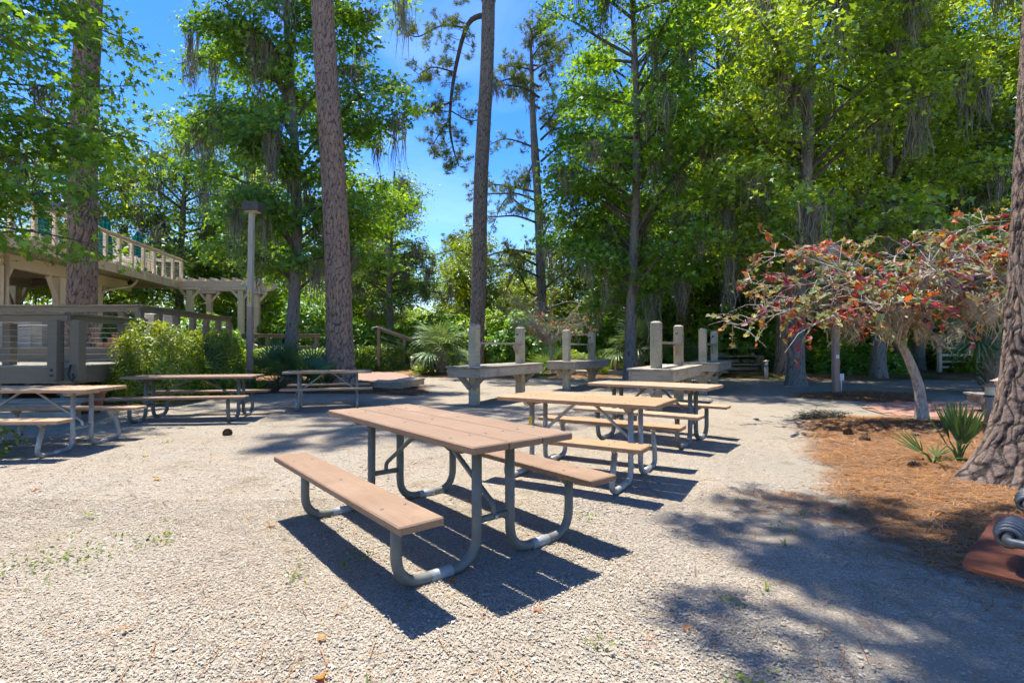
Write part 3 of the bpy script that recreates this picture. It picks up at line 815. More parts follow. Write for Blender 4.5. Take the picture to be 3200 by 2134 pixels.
def platform(parent, poly, z, fascia, plank_dir, pw, m_top, m_f):
    P = [Vector(p) for p in poly]; n = len(P)
    d = Vector(plank_dir).normalized(); nrm = Vector((-d.y, d.x))
    lo = min(p.dot(nrm) for p in P); hi = max(p.dot(nrm) for p in P)
    k = int((hi - lo) / pw)
    for j in range(k):
        def clip(Q, s, side):
            out = []
            for i in range(len(Q)):
                a, b = Q[i], Q[(i + 1) % len(Q)]; da, db = (a.dot(nrm) - s) * side, (b.dot(nrm) - s) * side
                if da >= 0: out.append(a)
                if da * db < 0: out.append(a + (b - a) * (da / (da - db)))
            return out
        Q = clip(clip(P, lo + j * pw, 1), lo + (j + 1) * pw - .008, -1)
        if len(Q) >= 3:
            mb = MB(); mb.prism(Q, z - .035, z + .0015 * (j % 3)); ob('deck_plank', mb.mesh('deck_plank'), m_top, parent)
    c = sum(P, Vector((0, 0))) / n
    for i in range(n):
        a, b = P[i] + (c - P[i]).normalized() * .05, P[(i + 1) % n] + (c - P[(i + 1) % n]).normalized() * .05
        beam('fascia_board', m_f, parent, (a.x, a.y, z - .037 - fascia / 2), (b.x, b.y, z - .037 - fascia / 2), .045, fascia)

dk = thing('lower_deck', 'taupe painted low deck with cable railing, behind the left edge table', 'deck', (0, 0, 0))
platform(dk, [(-14.5, 10.75), (-8.85, 10.5), (-9.15, 13.1), (-14.5, 13.1)], .90, .33, (1, -.04), .14, MT['deck_grey'], MT['taupe'])
railing(dk, [(-14.5, 10.72), (-8.95, 10.46), (-9.2, 13.0)], .90, 1.07, MT['taupe'], [(-12.6, 10.62, 0), (-11.2, 10.9, 0), (-10.55, 10.9, 0)], .17)
for (x, y) in ((-9.17, 10.43), (-8.83, 10.55), (-9.02, 12.1)):
    box('post', MT['taupe'], dk, (x, y, .62 + .59), (.19, .19, 1.22), None, .008)
for (x, y) in ((-9.20, 10.333), (-9.13, 10.333)):
    mb = MB(); mb.tube([(x + .03, y, .71), (x + .03, y - .012, .71)], .028, 10); mb.tube([(x + .03, y, .82), (x + .03, y - .012, .82)], .028, 10); ob('bolt', mb.mesh('bolt'), MT['black'], dk); break
for x in (-13, -11, -9.6):
    for y in (11.2, 12.7): box('support_post', MT['deck_grey'], dk, (x, y, .25), (.15, .15, .62))
mb = MB(); mb.tube(round_path([(-13.5, 11.1, 1.62), (-10.2, 11.0, 1.72), (-9.35, 11.0, 1.72), (-9.2, 11.0, 1.6), (-9.3, 11.0, 1.5), (-9.6, 11.0, 1.48)], .1, 5), .022, 8)
ob('hand_rail', mb.mesh('hand_rail', True), MT['lamp_grey'], dk)
mb = MB(); mb.tube(round_path([(-8.86, 10.42, .92), (-8.86, 10.36, .72), (-8.80, 10.36, .60), (-8.74, 10.36, .66), (-8.78, 10.37, .74)], .03, 4), .022, 6); ob('hose_bib', mb.mesh('hose_bib', True), MT['black'], dk)

ud = thing('upper_deck', 'second taupe deck a step higher, its long railing running back past the bush', 'deck', (0, 0, 0))
platform(ud, [(-17, 13.15), (-9.35, 13.15), (-10.3, 19.4), (-17, 19.4)], 1.28, .34, (1, -.02), .16, MT['deck_grey'], MT['taupe'])
pp = [(-9.62, 13.4), (-9.75, 14.3), (-9.9, 15.3), (-10.03, 16.3), (-10.15, 17.2), (-10.25, 18.1), (-10.38, 19.0)]
railing(ud, [(-17, 13.55), (-9.6, 13.35), (-10.4, 19.1)], 1.28, 1.08, MT['taupe'], [(-14.6, 13.55, 0), (-12.1, 13.5, 0), (-10.1, 13.45, 0)] + [(x, y, 0) for x, y in pp], .15)
for y in (14, 16.5, 19):
    for x in (-16, -13, -10.6): box('support_post', MT['deck_grey'], ud, (x, y, .45), (.15, .15, .95))

t = thing('timber_step', 'weathered grey board step on the ground behind the left edge table', 'step', (-8.2, 8.75, 0), .1)
for k in range(2): box('board', MT['deck_grey'], t, (-1.4, .1 * k, .12 + .13 * k), (4.4, .05, .125))
box('tread', MT['deck_grey'], t, (-1.4, .32, .34), (4.5, .5, .04))
for x in (-3.3, -1.4, .5): box('support_post', MT['post_green'], t, (x, .45, .15), (.09, .09, .32))
pot = MB(); pot.tube([(0, 0, 0), (0, 0, .38), (0, 0, .40), (0, 0, .46)], [.24, .32, .36, .36], 20)
tag(ob('planter_pot', pot.mesh('planter_pot', True), MT['plant_red'], None, (-8.3, 10.1, .0)), 'terracotta planter pot half hidden below the lower deck', 'pot')

# masonry behind the deck
t = thing('masonry_wall', 'long cream rendered wall with a brown water stain on the upper deck', 'wall', (-12.6, 14.6, 1.28), 0)
box('render_panel', MT['stucco'], t, (-1.9, 0, .40), (2.2, .35, .80), None, .01); box('render_panel', MT['stucco_stain'], t, (-.1, 0, .40), (1.395, .35, .80), None, .01); box('coping', MT['stucco_pale'], t, (-1.2, 0, .83), (3.7, .42, .06), None, .012)
t = thing('masonry_pier', 'short white square pier behind the deck railing', 'pier', (-11.5, 17.0, 1.28), 0)
box('shaft', MT['stucco_pale'], t, (0, 0, .5), (.62, .62, 1.0), None, .01); box('cap', MT['stucco_pale'], t, (0, 0, 1.03), (.76, .76, .07), None, .015)
t = thing('brick_steps', 'low red brick steps rising beyond the deck and pine', 'steps', (-11.6, 16.0, 1.28), 0)
for k in range(3):
    for j in range(9): box('brick', MT['brick'], t, (-1.0 + j * .225 + (k % 2) * .1, k * .30, .07 + k * .13), (.215, .29, .12), None, .006)

# ------------------------------------------------------------------ two storey lodge
lodge = thing('lodge', 'cream two storey lodge with a cable railed terrace over an open porch', 'building', (0, 0, 0))
cr, so = MT['cream'], MT['cream_dark']
A = Vector((-13.55, 12.5)); B = Vector((-16.1, 25.1)); uu = (B - A).normalized(); nn_ = Vector((-uu.y, uu.x))   # nn_ points to the left, into the house
def lp(s, w, z): q = A + uu * s + nn_ * w; return (q.x, q.y, z)
Ls = (B - A).length; ZF = 4.43
beam('terrace_fascia', cr, lodge, lp(0, .03, ZF - .17), lp(Ls, .03, ZF - .17), .06, .34)
beam('terrace_fascia', cr, lodge, lp(Ls, .06, ZF - .172), lp(Ls, 7, ZF - .172), .06, .336)
for j in range(9): beam('soffit_board', so, lodge, lp(.06, .08 + .55 * j + .27, ZF - .30 + .0), lp(Ls - .06, .08 + .55 * j + .27, ZF - .30), .535, .04)
for j in range(16): beam('terrace_plank', cr, lodge, lp(0, .14 + j * .43, ZF - .02), lp(Ls, .14 + j * .43, ZF - .02), .42, .04)
beam('porch_beam', cr, lodge, lp(.1, 1.15, ZF - .52), lp(Ls - 2.2, 1.15, ZF - .52), .20, .40)
beam('porch_beam', cr, lodge, lp(.1, 4.6, ZF - .52), lp(Ls - 2.2, 4.6, ZF - .52), .20, .40)
for s in (1.5, 4.4, 7.3, 10.2): beam('joist', so, lodge, lp(s, 1.26, ZF - .47), lp(s, 4.49, ZF - .47), .16, .28)
def column(s, w, wide=.30):
    c = beam('column', cr, lodge, lp(s, w, 1.0), lp(s, w, ZF - .72), wide, wide, .012)
    for dd in (-1, 1):
        p0 = Vector(lp(s + dd * .16, w, ZF - 1.75)); p1 = Vector(lp(s + dd * .62, w, ZF - .72)); pm = p0.lerp(p1, .45) + Vector((uu.x, uu.y, 0)) * (-dd * .07)
        beam('bracket', cr, lodge, p0, pm, .12, .13); beam('bracket', cr, lodge, pm, p1, .12, .13)
for s in (3.1, 6.05, 8.15): column(s, 1.15)
for s in (3.1, 6.6, 9.4): column(s, 4.6, .28)
# porch back wall with dark windows
for s0, s1 in ((.2, 1.6), (5.2, 5.8),):
    beam('wall_panel', cr, lodge, lp(s0, 6.2, 2.6), lp(s1, 6.2, 2.6), .15, 2.7)
wf = beam('window', MT['black'], lodge, lp(1.65, 6.15, 2.5), lp(5.1, 6.15, 2.5), .08, 2.3)
for k in range(3):
    a0, a1 = 1.75 + k * 1.12, 1.75 + k * 1.12 + 1.0
    beam('pane', MT['glass'], lodge, lp(a0, 6.08, 2.6), lp(a1, 6.08, 2.6), .02, 2.0)
beam('mullion', cr, lodge, lp(1.65, 6.05, 1.95), lp(5.1, 6.05, 1.95), .05, .08)
# terrace railing
def trail(a, b, npost):
    a, b = Vector(a), Vector(b)
    beam('cap_rail', cr, lodge, a + Vector((0, 0, 1.07)), b + Vector((0, 0, 1.07)), .16, .05)
    beam('sub_rail', cr, lodge, a + Vector((0, 0, 1.0)), b + Vector((0, 0, 1.0)), .06, .09)
    for c in range(7):
        mb = MB(); z = Vector((0, 0, .12 + c * .12)); mb.tube([a + z, b + z], .006, 5, False); ob('cable', mb.mesh('cable'), MT['cable'], lodge)
    for k in range(npost + 1):
        p = a.lerp(b, k / npost); beam('rail_post', cr, lodge, p + Vector((0, 0, -.32)), p + Vector((0, 0, .955)), .11, .11)
trail(lp(0, -.06, ZF), lp(Ls, -.06, ZF), 14)
trail(lp(Ls + .06, -.06, ZF), lp(Ls + .06, 6, ZF), 5)
mb = MB(); mb.tube(round_path([lp(Ls - 3.6, .2, ZF - .36), lp(Ls - 3.65, .3, ZF - .62), lp(8.38, 1.05, ZF - .95), lp(8.38, 1.05, 1.1)], .15, 5), .05, 10); ob('downspout', mb.mesh('downspout', True), cr, lodge)
mb = MB(); mb.tube([lp(3.35, 1.0, ZF - .4), lp(3.35, 1.0, 1.3)], .055, 10); ob('downspout', mb.mesh('downspout', True), cr, lodge)
# roof slab of the wing at far left
beam('roof_edge', cr, lodge, lp(-1.5, 3.5, ZF + 1.45), lp(1.2, 3.5, ZF + 2.0), 2.5, .12)

def fan(loc):
    F = thing('ceiling_fan', 'black ceiling fan hanging under the lodge porch', 'ceiling fan', loc, .4)
    mb = MB(); mb.tube([(0, 0, 0), (0, 0, -.45)], .018, 8); ob('rod', mb.mesh('rod', True), MT['black'], F)
    mb = MB(); mb.tube([(0, 0, -.45), (0, 0, -.5), (0, 0, -.62), (0, 0, -.66)], [.06, .16, .16, .05], 14); ob('motor', mb.mesh('motor', True), MT['black'], F)
    for k in range(5):
        a = 2 * PI * k / 5; beam('blade', MT['black'], F, (.15 * math.cos(a), .15 * math.sin(a), -.57), (.72 * math.cos(a), .72 * math.sin(a), -.55), .15, .012)
fan(lp(4.3, 2.6, ZF - .33))
t = thing('wall_lantern', 'small black wall lantern on a porch column', 'lantern', lp(6.05, .88, 2.55), 0)
box('back_arm', MT['black'], t, (0, .08, .12), (.05, .14, .05)); mb = MB(); mb.tube([(0, 0, -.15), (0, 0, .1), (0, 0, .14), (0, 0, .2)], [.08, .10, .12, .02], 8); ob('cage', mb.mesh('cage'), MT['black'], t); box('glass', MT['lens'], t, (0, -.001, -.01), (.17, .17, .16))
t = thing('soffit_speaker', 'small black speaker fixed under the terrace edge', 'speaker', lp(9.5, .55, ZF - .33), 0)
box('bracket', MT['black'], t, (0, 0, -.04), (.05, .05, .08)); mb = MB(); mb.tube([(-.06, 0, -.16), (.02, 0, -.14), (.12, 0, -.12)], [.11, .10, .05], 10); ob('cabinet', mb.mesh('cabinet', True), MT['black'], t)

def umbrella(label, loc, h):
    Um = thing('closed_umbrella', label, 'umbrella', loc, 0, 'closed green umbrellas on the terrace')
    mb = MB(); mb.tube([(0, 0, 0), (0, 0, h)], .025, 8); ob('pole', mb.mesh('pole', True), MT['pole_wood'], Um)
    n = 16; v = []; f = []
    prof = [(h - .08, .04), (h - .25, .12), (h - .38, .22), (h - .40, .18), (h - .7, .20), (h - 1.3, .25), (h - 1.55, .27)]
    for z, r_ in prof:
        for k in range(n):
            q = r_ * (1 if k % 2 else .62); v.append((q * math.cos(2 * PI * k / n), q * math.sin(2 * PI * k / n), z))
    for i in range(len(prof) - 1): f += [(i * n + k, i * n + (k + 1) % n, (i + 1) * n + (k + 1) % n, (i + 1) * n + k) for k in range(n)]
    mb = MB(); mb.add(v, f); ob('canopy', mb.mesh('canopy'), MT['green_cloth'], Um)
    mb = MB(); mb.tube([(0, 0, h - .1), (0, 0, h), (0, 0, h + .06)], [.05, .05, .01], 8); ob('finial', mb.mesh('finial', True), MT['pole_wood'], Um)
    mb = MB(); mb.tube([(0, 0, 0), (0, 0, .06)], .25, 14); ob('base', mb.mesh('base'), MT['black'], Um)
umbrella('closed green umbrella farthest left, above the terrace rail behind maple leaves', lp(4.6, .9, ZF), 2.05)
umbrella('closed green umbrella just right of the strapped pine trunk on the terrace', lp(8.3, .9, ZF), 2.1)
umbrella('closed green umbrella nearest the terrace corner', lp(10.6, .8, ZF), 2.0)

def lounge_chair(label, loc, rz):
    Cc = thing('slatted_chair', label, 'chair', loc, rz, 'white chairs on the terrace'); w = MT['white_wood']
    for k in range(5): beam('back_slat', w, Cc, (-.24 + k * .12, .18, .32), (-.27 + k * .135, .55, 1.05 - .03 * abs(k - 2)), .10, .02)
    for k in range(5): beam('seat_slat', w, Cc, (-.28, -.32 + k * .11, .36 - k * .012), (.28, -.32 + k * .11, .36 - k * .012), .10, .022)
    for s in (-1, 1):
        beam('armrest', w, Cc, (s * .34, -.38, .56), (s * .34, .38, .56), .12, .025); box('leg', w, Cc, (s * .33, -.32, .28), (.03, .1, .56)); beam('rear_leg', w, Cc, (s * .31, -.3, .34), (s * .31, .55, .03), .03, .11)
    return Cc
lounge_chair('white slatted terrace chair leaning back, seen mid railing', lp(9.6, .7, ZF), 2.4)
lounge_chair('white slatted terrace chair nearest the strapped pine', lp(8.9, .6, ZF), 1.2)
lounge_chair('white slatted terrace chair low behind the last railing posts', lp(11.4, .8, ZF), 3.6)

# ------------------------------------------------------------------ pergolas, rocking chairs, far rails
def pergola(label, loc, rz, Lg, h, piers):
    P_ = thing('pergola', label, 'pergola', loc, rz, 'cream garden pergolas'); c = MT['cream']
    for s in (-1, 1):
        for w in (-.9, .9):
            x = s * (Lg / 2 - .95)
            box('column', c, P_, (x, w, h / 2 - .2), (.25, .25, h - .4), None, .015)
            for dd in (-1, 1): beam('bracket', c, P_, (x + dd * .12, w, h - .75), (x + dd * .5, w, h - .28), .09, .12)
            box('corbel', c, P_, (x, w, h - .32), (.75, .32, .12), None, .03)
            if piers: box('pier', MT['stucco_pale'], P_, (x, w, .35), (.62, .62, .9), None, .02)
    for w in (-.9, .9):
        mb = MB(); e = Lg / 2
        prof = [(-e, .20), (-e + .06, .12), (-e + .35, -.06), (e - .35, -.06), (e - .06, .12), (e, .20)]
        prof = [(-e, 0.14), (-e, .05), (-e + .3, -.14), (e - .3, -.14), (e, .05), (e, .14)]
        v = [(x, w + dy, h - .10 + z) for dy in (-.07, .07) for x, z in prof]; n = len(prof)
        mb.add(v, [tuple(range(n)), tuple(range(2 * n - 1, n - 1, -1))] + [(i, n + i, n + (i + 1) % n, (i + 1) % n) for i in range(n)]); ob('beam', mb.mesh('beam'), c, P_)
    k = int(Lg / .5)
    for j in range(k + 1):
        x = -Lg / 2 + .1 + j * (Lg - .2) / k
        beam('rafter', c, P_, (x, -1.4, h + .10), (x, 1.4, h + .10), .06, .13)
pergola('nearer cream pergola, running out from behind the lamp post', (-14.4, 26, 1.5), .06, 4.3, 2.9, False)
pergola('farther cream pergola with masonry piers, beyond the sweetgum trunk', (-16.0, 36, 1.6), -.05, 5.6, 2.9, True)
t = thing('masonry_pillar', 'cream pillar on a wide stone base beside the rocking chairs', 'pillar', (-15.9, 31.0, 1.2), 0)
box('shaft', MT['cream'], t, (0, 0, 2.2), (.42, .42, 2.4), None, .02); box('base', MT['stucco_pale'], t, (0, 0, .45), (.95, .95, 1.1), None, .02); box('cap', MT['stucco_pale'], t, (0, 0, 1.04), (1.1, 1.1, .1), None, .02)
def rocking(label, loc, rz):
    Rk = thing('rocking_chair', label, 'rocking chair', loc, rz, 'cream rocking chairs'); w = MT['cream']
    for k in range(6): beam('back_slat', w, Rk, (-.22 + k * .088, .22, .42), (-.25 + k * .1, .42, 1.18), .05, .018)
    beam('top_rail', w, Rk, (-.3, .43, 1.2), (.3, .43, 1.2), .03, .09)
    for k in range(5): beam('seat_slat', w, Rk, (-.28, -.26 + k * .11, .42), (.28, -.26 + k * .11, .42), .09, .02)
    for s in (-1, 1):
        beam('back_post', w, Rk, (s * .29, .2, .08), (s * .29, .44, 1.2), .04, .04); box('leg', w, Rk, (s * .29, -.26, .35), (.045, .045, .6)); beam('armrest', w, Rk, (s * .31, -.32, .64), (s * .31, .34, .66), .09, .025)
        mb = MB(); mb.tube(smooth_path([(s * .29, -.5, .10), (s * .29, -.1, .03), (s * .29, .35, .05), (s * .29, .7, .16)], 4), .022, 6); ob('rocker', mb.mesh('rocker', True), w, Rk)
rocking('cream rocking chair facing away beside the sweetgum trunk', (-13.6, 32.0, 1.65), -.4)
rocking('cream rocking chair seen side on, next to the big pine trunk', (-12.55, 32.0, 1.65), 1.4)
lk = thing('patio_deck', 'far tan patio deck with board rails below the rocking chairs', 'deck', (0, 0, 0))
platform(lk, [(-19, 29.5), (-9.5, 29.5), (-9.5, 34), (-19, 34)], 1.65, .5, (1, 0), .3, MT['cream_dark'], MT['taupe'])
railing(lk, [(-13.0, 25.0), (-9.3, 25.2)], .95, .95, MT['taupe'], [(-13.0, 25, .3), (-11.8, 25.07, .3), (-10.6, 25.13, .3), (-9.5, 25.2, .3)], .15, .2, 0)
for z in (1.25, 1.0): beam('rail_board', MT['taupe'], lk, (-13.0, 25.0, z), (-9.3, 25.2, z), .04, .16)
beam('stair_stringer', MT['cream'], lk, (-14.4, 25.4, 2.1), (-12.1, 24.6, 1.25), .08, .22)
for x in (-18, -14, -10): box('support_post', MT['taupe'], lk, (x, 29.8, .55), (.2, .2, 1.2))
sr = thing('stair_rail', 'taupe stair railing sloping down behind the hedge', 'railing', (0, 0, 0))
for (x, y, z1, z0) in ((-6.75, 26.3, 2.35, .3), (-5.55, 26.7, 1.75, .2), (-4.5, 27, 1.45, .2)): box('post', MT['taupe'], sr, (x, y, (z1 + z0) / 2), (.15, .15, z1 - z0))
beam('cap_rail', MT['taupe'], sr, (-6.75, 26.3, 2.32), (-4.4, 27, 1.45), .16, .05); beam('sub_rail', MT['taupe'], sr, (-6.75, 26.3, 2.18), (-4.4, 27, 1.31), .05, .10)
mb = MB(); mb.tube(round_path([(-7.0, 26.2, 2.12), (-7.1, 26.2, 2.22), (-6.8, 26.2, 2.3), (-4.3, 26.9, 1.38)], .06, 4), .025, 8); ob('hand_rail', mb.mesh('hand_rail', True), MT['cable'], sr)
for c in range(5):
    mb = MB(); mb.tube([(-6.75, 26.3, .8 + c * .25), (-5.55, 26.7, .6 + c * .2)], .008, 5, False); ob('cable', mb.mesh('cable'), MT['cable'], sr)

def fence(label, pts, h, m, boards):
    Fn = thing('rail_fence', label, 'fence', (0, 0, 0), 0, 'timber rail fences')
    for i in range(len(pts) - 1):
        a, b = Vector(pts[i]), Vector(pts[i + 1]); n = max(1, round((b - a).length / 1.6))
        beam('top_rail', m, Fn, (a.x, a.y, h), (b.x, b.y, h), .2, .06)
        for z in boards: beam('rail', m, Fn, (a.x, a.y, z), (b.x, b.y, z), .04, .10)
        for k in range(n + 1):
            p = a.lerp(b, k / n); box('post', m, Fn, (p.x, p.y, (h - .03) / 2), (.14, .14, h - .03))
fence('dark timber rail fence behind the tall post stands', [(4.9, 24.3), (8.8, 24.6)], 1.30, MT['taupe'], [.25])
fence('pale timber rail fence seen under the red leaved tree by the big pine', [(19.6, 23.8), (25.5, 24.5)], 1.22, MT['cream'], [.35, .6, .9])
t = thing('boardwalk', 'low grey timber boardwalk edging crossing behind the stands', 'boardwalk', (2.2, 23.2, 0), .02)
for k in range(10): box('plank', MT['board_grey'], t, (.45 + k * .72, 0, .20), (.70, 1.1, .05))
beam('edge_board', MT['deck_grey'], t, (0, -.52, .10), (7.3, -.52, .10), .05, .14)
t = thing('bleacher_bench', 'stepped timber bench between moss hung trunks at the back', 'bench', (10.6, 24.5, 0), 0)
for k in range(3): box('plank', MT['board_grey'], t, (0, k * .5, .45 + k * .38), (2.9, .38, .06)); box('riser', MT['board_grey'], t, (0, k * .5 + .19, .25 + k * .34), (2.8, .04, .14))
for x in (-1.2, 1.2): box('support', MT['board_grey'], t, (x, .5, .45), (.1, 1.2, .8))
t = thing('shelter', 'open shelter with a pale green metal roof far behind the big pine', 'shelter', (24.0, 28, 0), .1)
mb = MB(); q = 2.1; mb.add([(-q, -q, 2.35), (q, -q, 2.35), (q, q, 2.35), (-q, q, 2.35), (0, 0, 3.35), (-q, -q, 2.25), (q, -q, 2.25), (q, q, 2.25), (-q, q, 2.25)], [(0, 1, 4), (1, 2, 4), (2, 3, 4), (3, 0, 4), (5, 6, 1, 0), (6, 7, 2, 1), (7, 8, 3, 2), (8, 5, 0, 3), (8, 7, 6, 5)])
ob('roof', mb.mesh('roof'), MT['tin_roof'], t)
for sx_ in (-1, 1):
    for sy_ in (-1, 1): box('post', MT['cream'], t, (sx_ * 1.7, sy_ * 1.7, 1.1), (.16, .16, 2.3))

# ------------------------------------------------------------------ vegetation helpers
def unit(a): return a / (np.linalg.norm(a, axis=-1, keepdims=True) + 1e-9)

def _star():
    A = np.radians([-32, 28, 90, 152, 212]); Rr = [.66, .95, 1.08, .95, .66]; N = np.radians([-2, 60, 120, 182])
    v = [(0, 0, .05), (0, -.16, 0)] + [(r * math.cos(a), r * math.sin(a), -.16) for a, r in zip(A, Rr)] + [(.45 * math.cos(a), .45 * math.sin(a), .03) for a in N]
    f = [(0, 1, 2, 7), (0, 7, 3, 8), (0, 8, 4, 9), (0, 9, 5, 10), (0, 10, 6, 1)]
    return np.array(v) * .5, np.array(f)
STAR = _star()
STAR3 = (np.array([(0, -.35, 0), (.5, -.05, -.06), (.17, .12, .03), (0, .62, -.08), (-.17, .12, .03), (-.5, -.05, -.06)]), np.array([(0, 1, 2, 3), (0, 3, 4, 5)]))
OVAL = (np.array([(0, -.5, 0), (.27, -.05, .07), (0, .55, -.05), (-.27, -.05, .07)]), np.array([(0, 1, 2, 3)]))
HEART = (np.array([(0, -.30, 0), (.30, -.48, .08), (.50, -.12, .12), (.34, .26, .06), (0, .6, -.1), (-.34, .26, .06), (-.50, -.12, .12), (-.30, -.48, .08)]), np.array([(0, 1, 2, 3, 4), (0, 4, 5, 6, 7)]))
STRAP = (np.array([(-.05, 0, 0), (.05, 0, 0), (-.13, .35, .10), (.13, .35, .10), (-.11, .7, .10), (.11, .7, .10), (0, 1.05, -.05)]), None)

def leaves(C, N, size, tmpl, col, rs, tip=None):
    """scatter leaf templates: C centres, N leaf normals, tip = preferred tip direction"""
    tv, tf = tmpl; n = len(C); N = unit(N)
    T = rs.normal(size=(n, 3)) if tip is None else tip + rs.normal(0, .45, (n, 3))
    Y = unit(T - (T * N).sum(1, keepdims=True) * N); X = np.cross(Y, N)
    s = (size * rs.uniform(.65, 1.25, n) if np.isscalar(size) else size)[:, None, None]
    V = C[:, None] + s * (tv[None, :, 0:1] * X[:, None] + tv[None, :, 1:2] * Y[:, None] + tv[None, :, 2:3] * N[:, None])
    k = len(tv); F = (np.arange(n)[:, None, None] * k + tf[None]).reshape(-1, tf.shape[1])
    return V.reshape(-1, 3), F, np.repeat(col, k, 0)

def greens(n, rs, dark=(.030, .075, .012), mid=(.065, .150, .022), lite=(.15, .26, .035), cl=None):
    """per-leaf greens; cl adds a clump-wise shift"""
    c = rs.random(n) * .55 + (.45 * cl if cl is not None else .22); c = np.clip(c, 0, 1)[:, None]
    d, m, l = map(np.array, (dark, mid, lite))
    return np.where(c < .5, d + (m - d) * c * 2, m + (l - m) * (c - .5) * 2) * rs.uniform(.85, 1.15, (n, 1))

def tubes(paths, seg=6):
    mb = MB()
    for p, r in paths: mb.tube(p, r, seg, False)
    return mb.mesh('branches', True)

def moss_mesh(P, Ls, rs, strands=40, spread=.15, w=.015, c0=(.13, .125, .095), c1=(.34, .33, .25)):
    """ragged hanging curtains below the points P"""
    n = len(P) * strands; idx = np.repeat(np.arange(len(P)), strands)
    base = P[idx] + rs.normal(0, 1, (n, 3)) * np.array([spread, spread, .05])
    L = Ls[idx] * rs.uniform(.25, 1, n); th = rs.uniform(0, PI, n); wd = w * rs.uniform(.5, 1.5, n)
    V = []; drift = rs.normal(0, .08, (n, 2)); wob = rs.normal(0, .055, (n, 4, 2)); prof = [.6, 1., .7, .06]
    for k in range(4):
        t_ = k / 3; conv = (P[idx] - base)[:, :2] * t_ * .45
        c = base.copy(); c[:, :2] += conv + drift * t_ * L[:, None] + wob[:, k]; c[:, 2] -= L * t_
        a = th + k * .5; off = np.stack([np.cos(a), np.sin(a), 0 * a], 1) * (wd * prof[k])[:, None]
        V += [c - off, c + off]
    V = np.stack(V, 1).reshape(-1, 3); b = np.arange(n)[:, None] * 8
    F = np.concatenate([b + np.array([0, 1, 3, 2]), b + np.array([2, 3, 5, 4]), b + np.array([4, 5, 7, 6])])
    c = rs.random((n, 1)); col = np.array(c0) * (1 - c) + np.array(c1) * c
    return mesh_np('moss', V, [F], np.repeat(col, 8, 0))

def bark_trunk(cen, rad, H, nu, rows, cw, ch, depth, seed, flare=(0, .4), lobes=0, ew=.22, deep=0., flat=False):
    """trunk with raised bark plates: cen(z)->(x,y), rad(z)"""
    rs = np.random.default_rng(seed); z = np.asarray(rows, float); nv = len(z); th = np.arange(nu) * 2 * PI / nu
    TH, Z = np.meshgrid(th, z)
    def plates(cw, ch, wa, w0):
        ncol = max(5, int(round(2 * PI * rad(1.3) / cw))); nr = int(H / ch) + 4; jit = rs.uniform(.10, .90, (ncol, nr, 2)); pid = rs.random((ncol, nr))
        Vc = Z / ch + 1.8 + .45 * np.sin(TH * 5 + Z * 1.3) + .25 * np.sin(TH * 11 + 2); Uc = TH / (2 * PI) * ncol + wa * (.34 * np.sin(Z * 4.3 + TH * 3 + seed) + .22 * np.sin(Z * 7.1 + TH * 2) + .15 * np.sin(Z * 13.7 - TH * 5) + .10 * np.sin(Z * 31 + TH * 9))
        i0 = np.floor(Uc).astype(int); j0 = np.floor(Vc).astype(int); f1 = np.full(Uc.shape, 9.); f2 = f1.copy(); pr = np.zeros(Uc.shape)
        for di in (-1, 0, 1):
            for dj in (-1, 0, 1):
                i = i0 + di; j = np.clip(j0 + dj, 0, nr - 1); im = i % ncol
                d = np.hypot((i + jit[im, j, 0] - Uc), (j0 + dj + jit[im, j, 1] - Vc) * min(1.8, ch / cw) * .75)
                m = d < f1; f2 = np.where(m, f1, np.minimum(f2, d)); pr = np.where(m, pid[im, j], pr); f1 = np.where(m, d, f1)
        e = np.clip((f2 - f1 - .03) / w0, 0, 1); return e * e * (3 - 2 * e), pr
    e, pr = plates(cw, ch, 1., ew); ec = e
    if flat: e = np.clip(e * 3.2, 0, 1)
    r = np.array([rad(q) for q in z])[:, None] * np.ones_like(TH)
    fl = flare[0] * np.exp(-Z / flare[1]); r = r + fl * (1 + (.28 * np.cos(TH * lobes + 1.1) + .16 * np.cos(TH * (lobes + 2) + 2.6) if lobes else 0))
    r = r + depth * (e - 1) + depth * (.2 if flat else .45) * (pr - .5) + depth * .16 * rs.normal(size=TH.shape)
    if deep:
        e2, _ = plates(cw * 1.35, ch * 3.6, 1.6, .30); e3, p3 = plates(cw * .5, ch * .45, .8, .2)
        r = r + deep * (e2 - 1) + depth * .35 * (p3 - .5) * (.4 + .6 * e); ec = np.minimum(ec, .05 + .95 * e2) * (.7 + .3 * e3); pr = .6 * pr + .4 * p3
    cx = np.array([cen(q) for q in z])
    V = np.stack([cx[:, 0:1] + r * np.cos(TH), cx[:, 1:2] + r * np.sin(TH), Z], -1).reshape(-1, 3)
    a = np.arange(nv - 1)[:, None] * nu + np.arange(nu)[None]; b = np.arange(nv - 1)[:, None] * nu + (np.arange(nu)[None] + 1) % nu
    F = np.stack([a, b, b + nu, a + nu], -1).reshape(-1, 4)
    col = np.stack([ec, pr, ec * 0], -1).reshape(-1, 3)
    return mesh_np('trunk', V, [F], col, smooth=not flat)

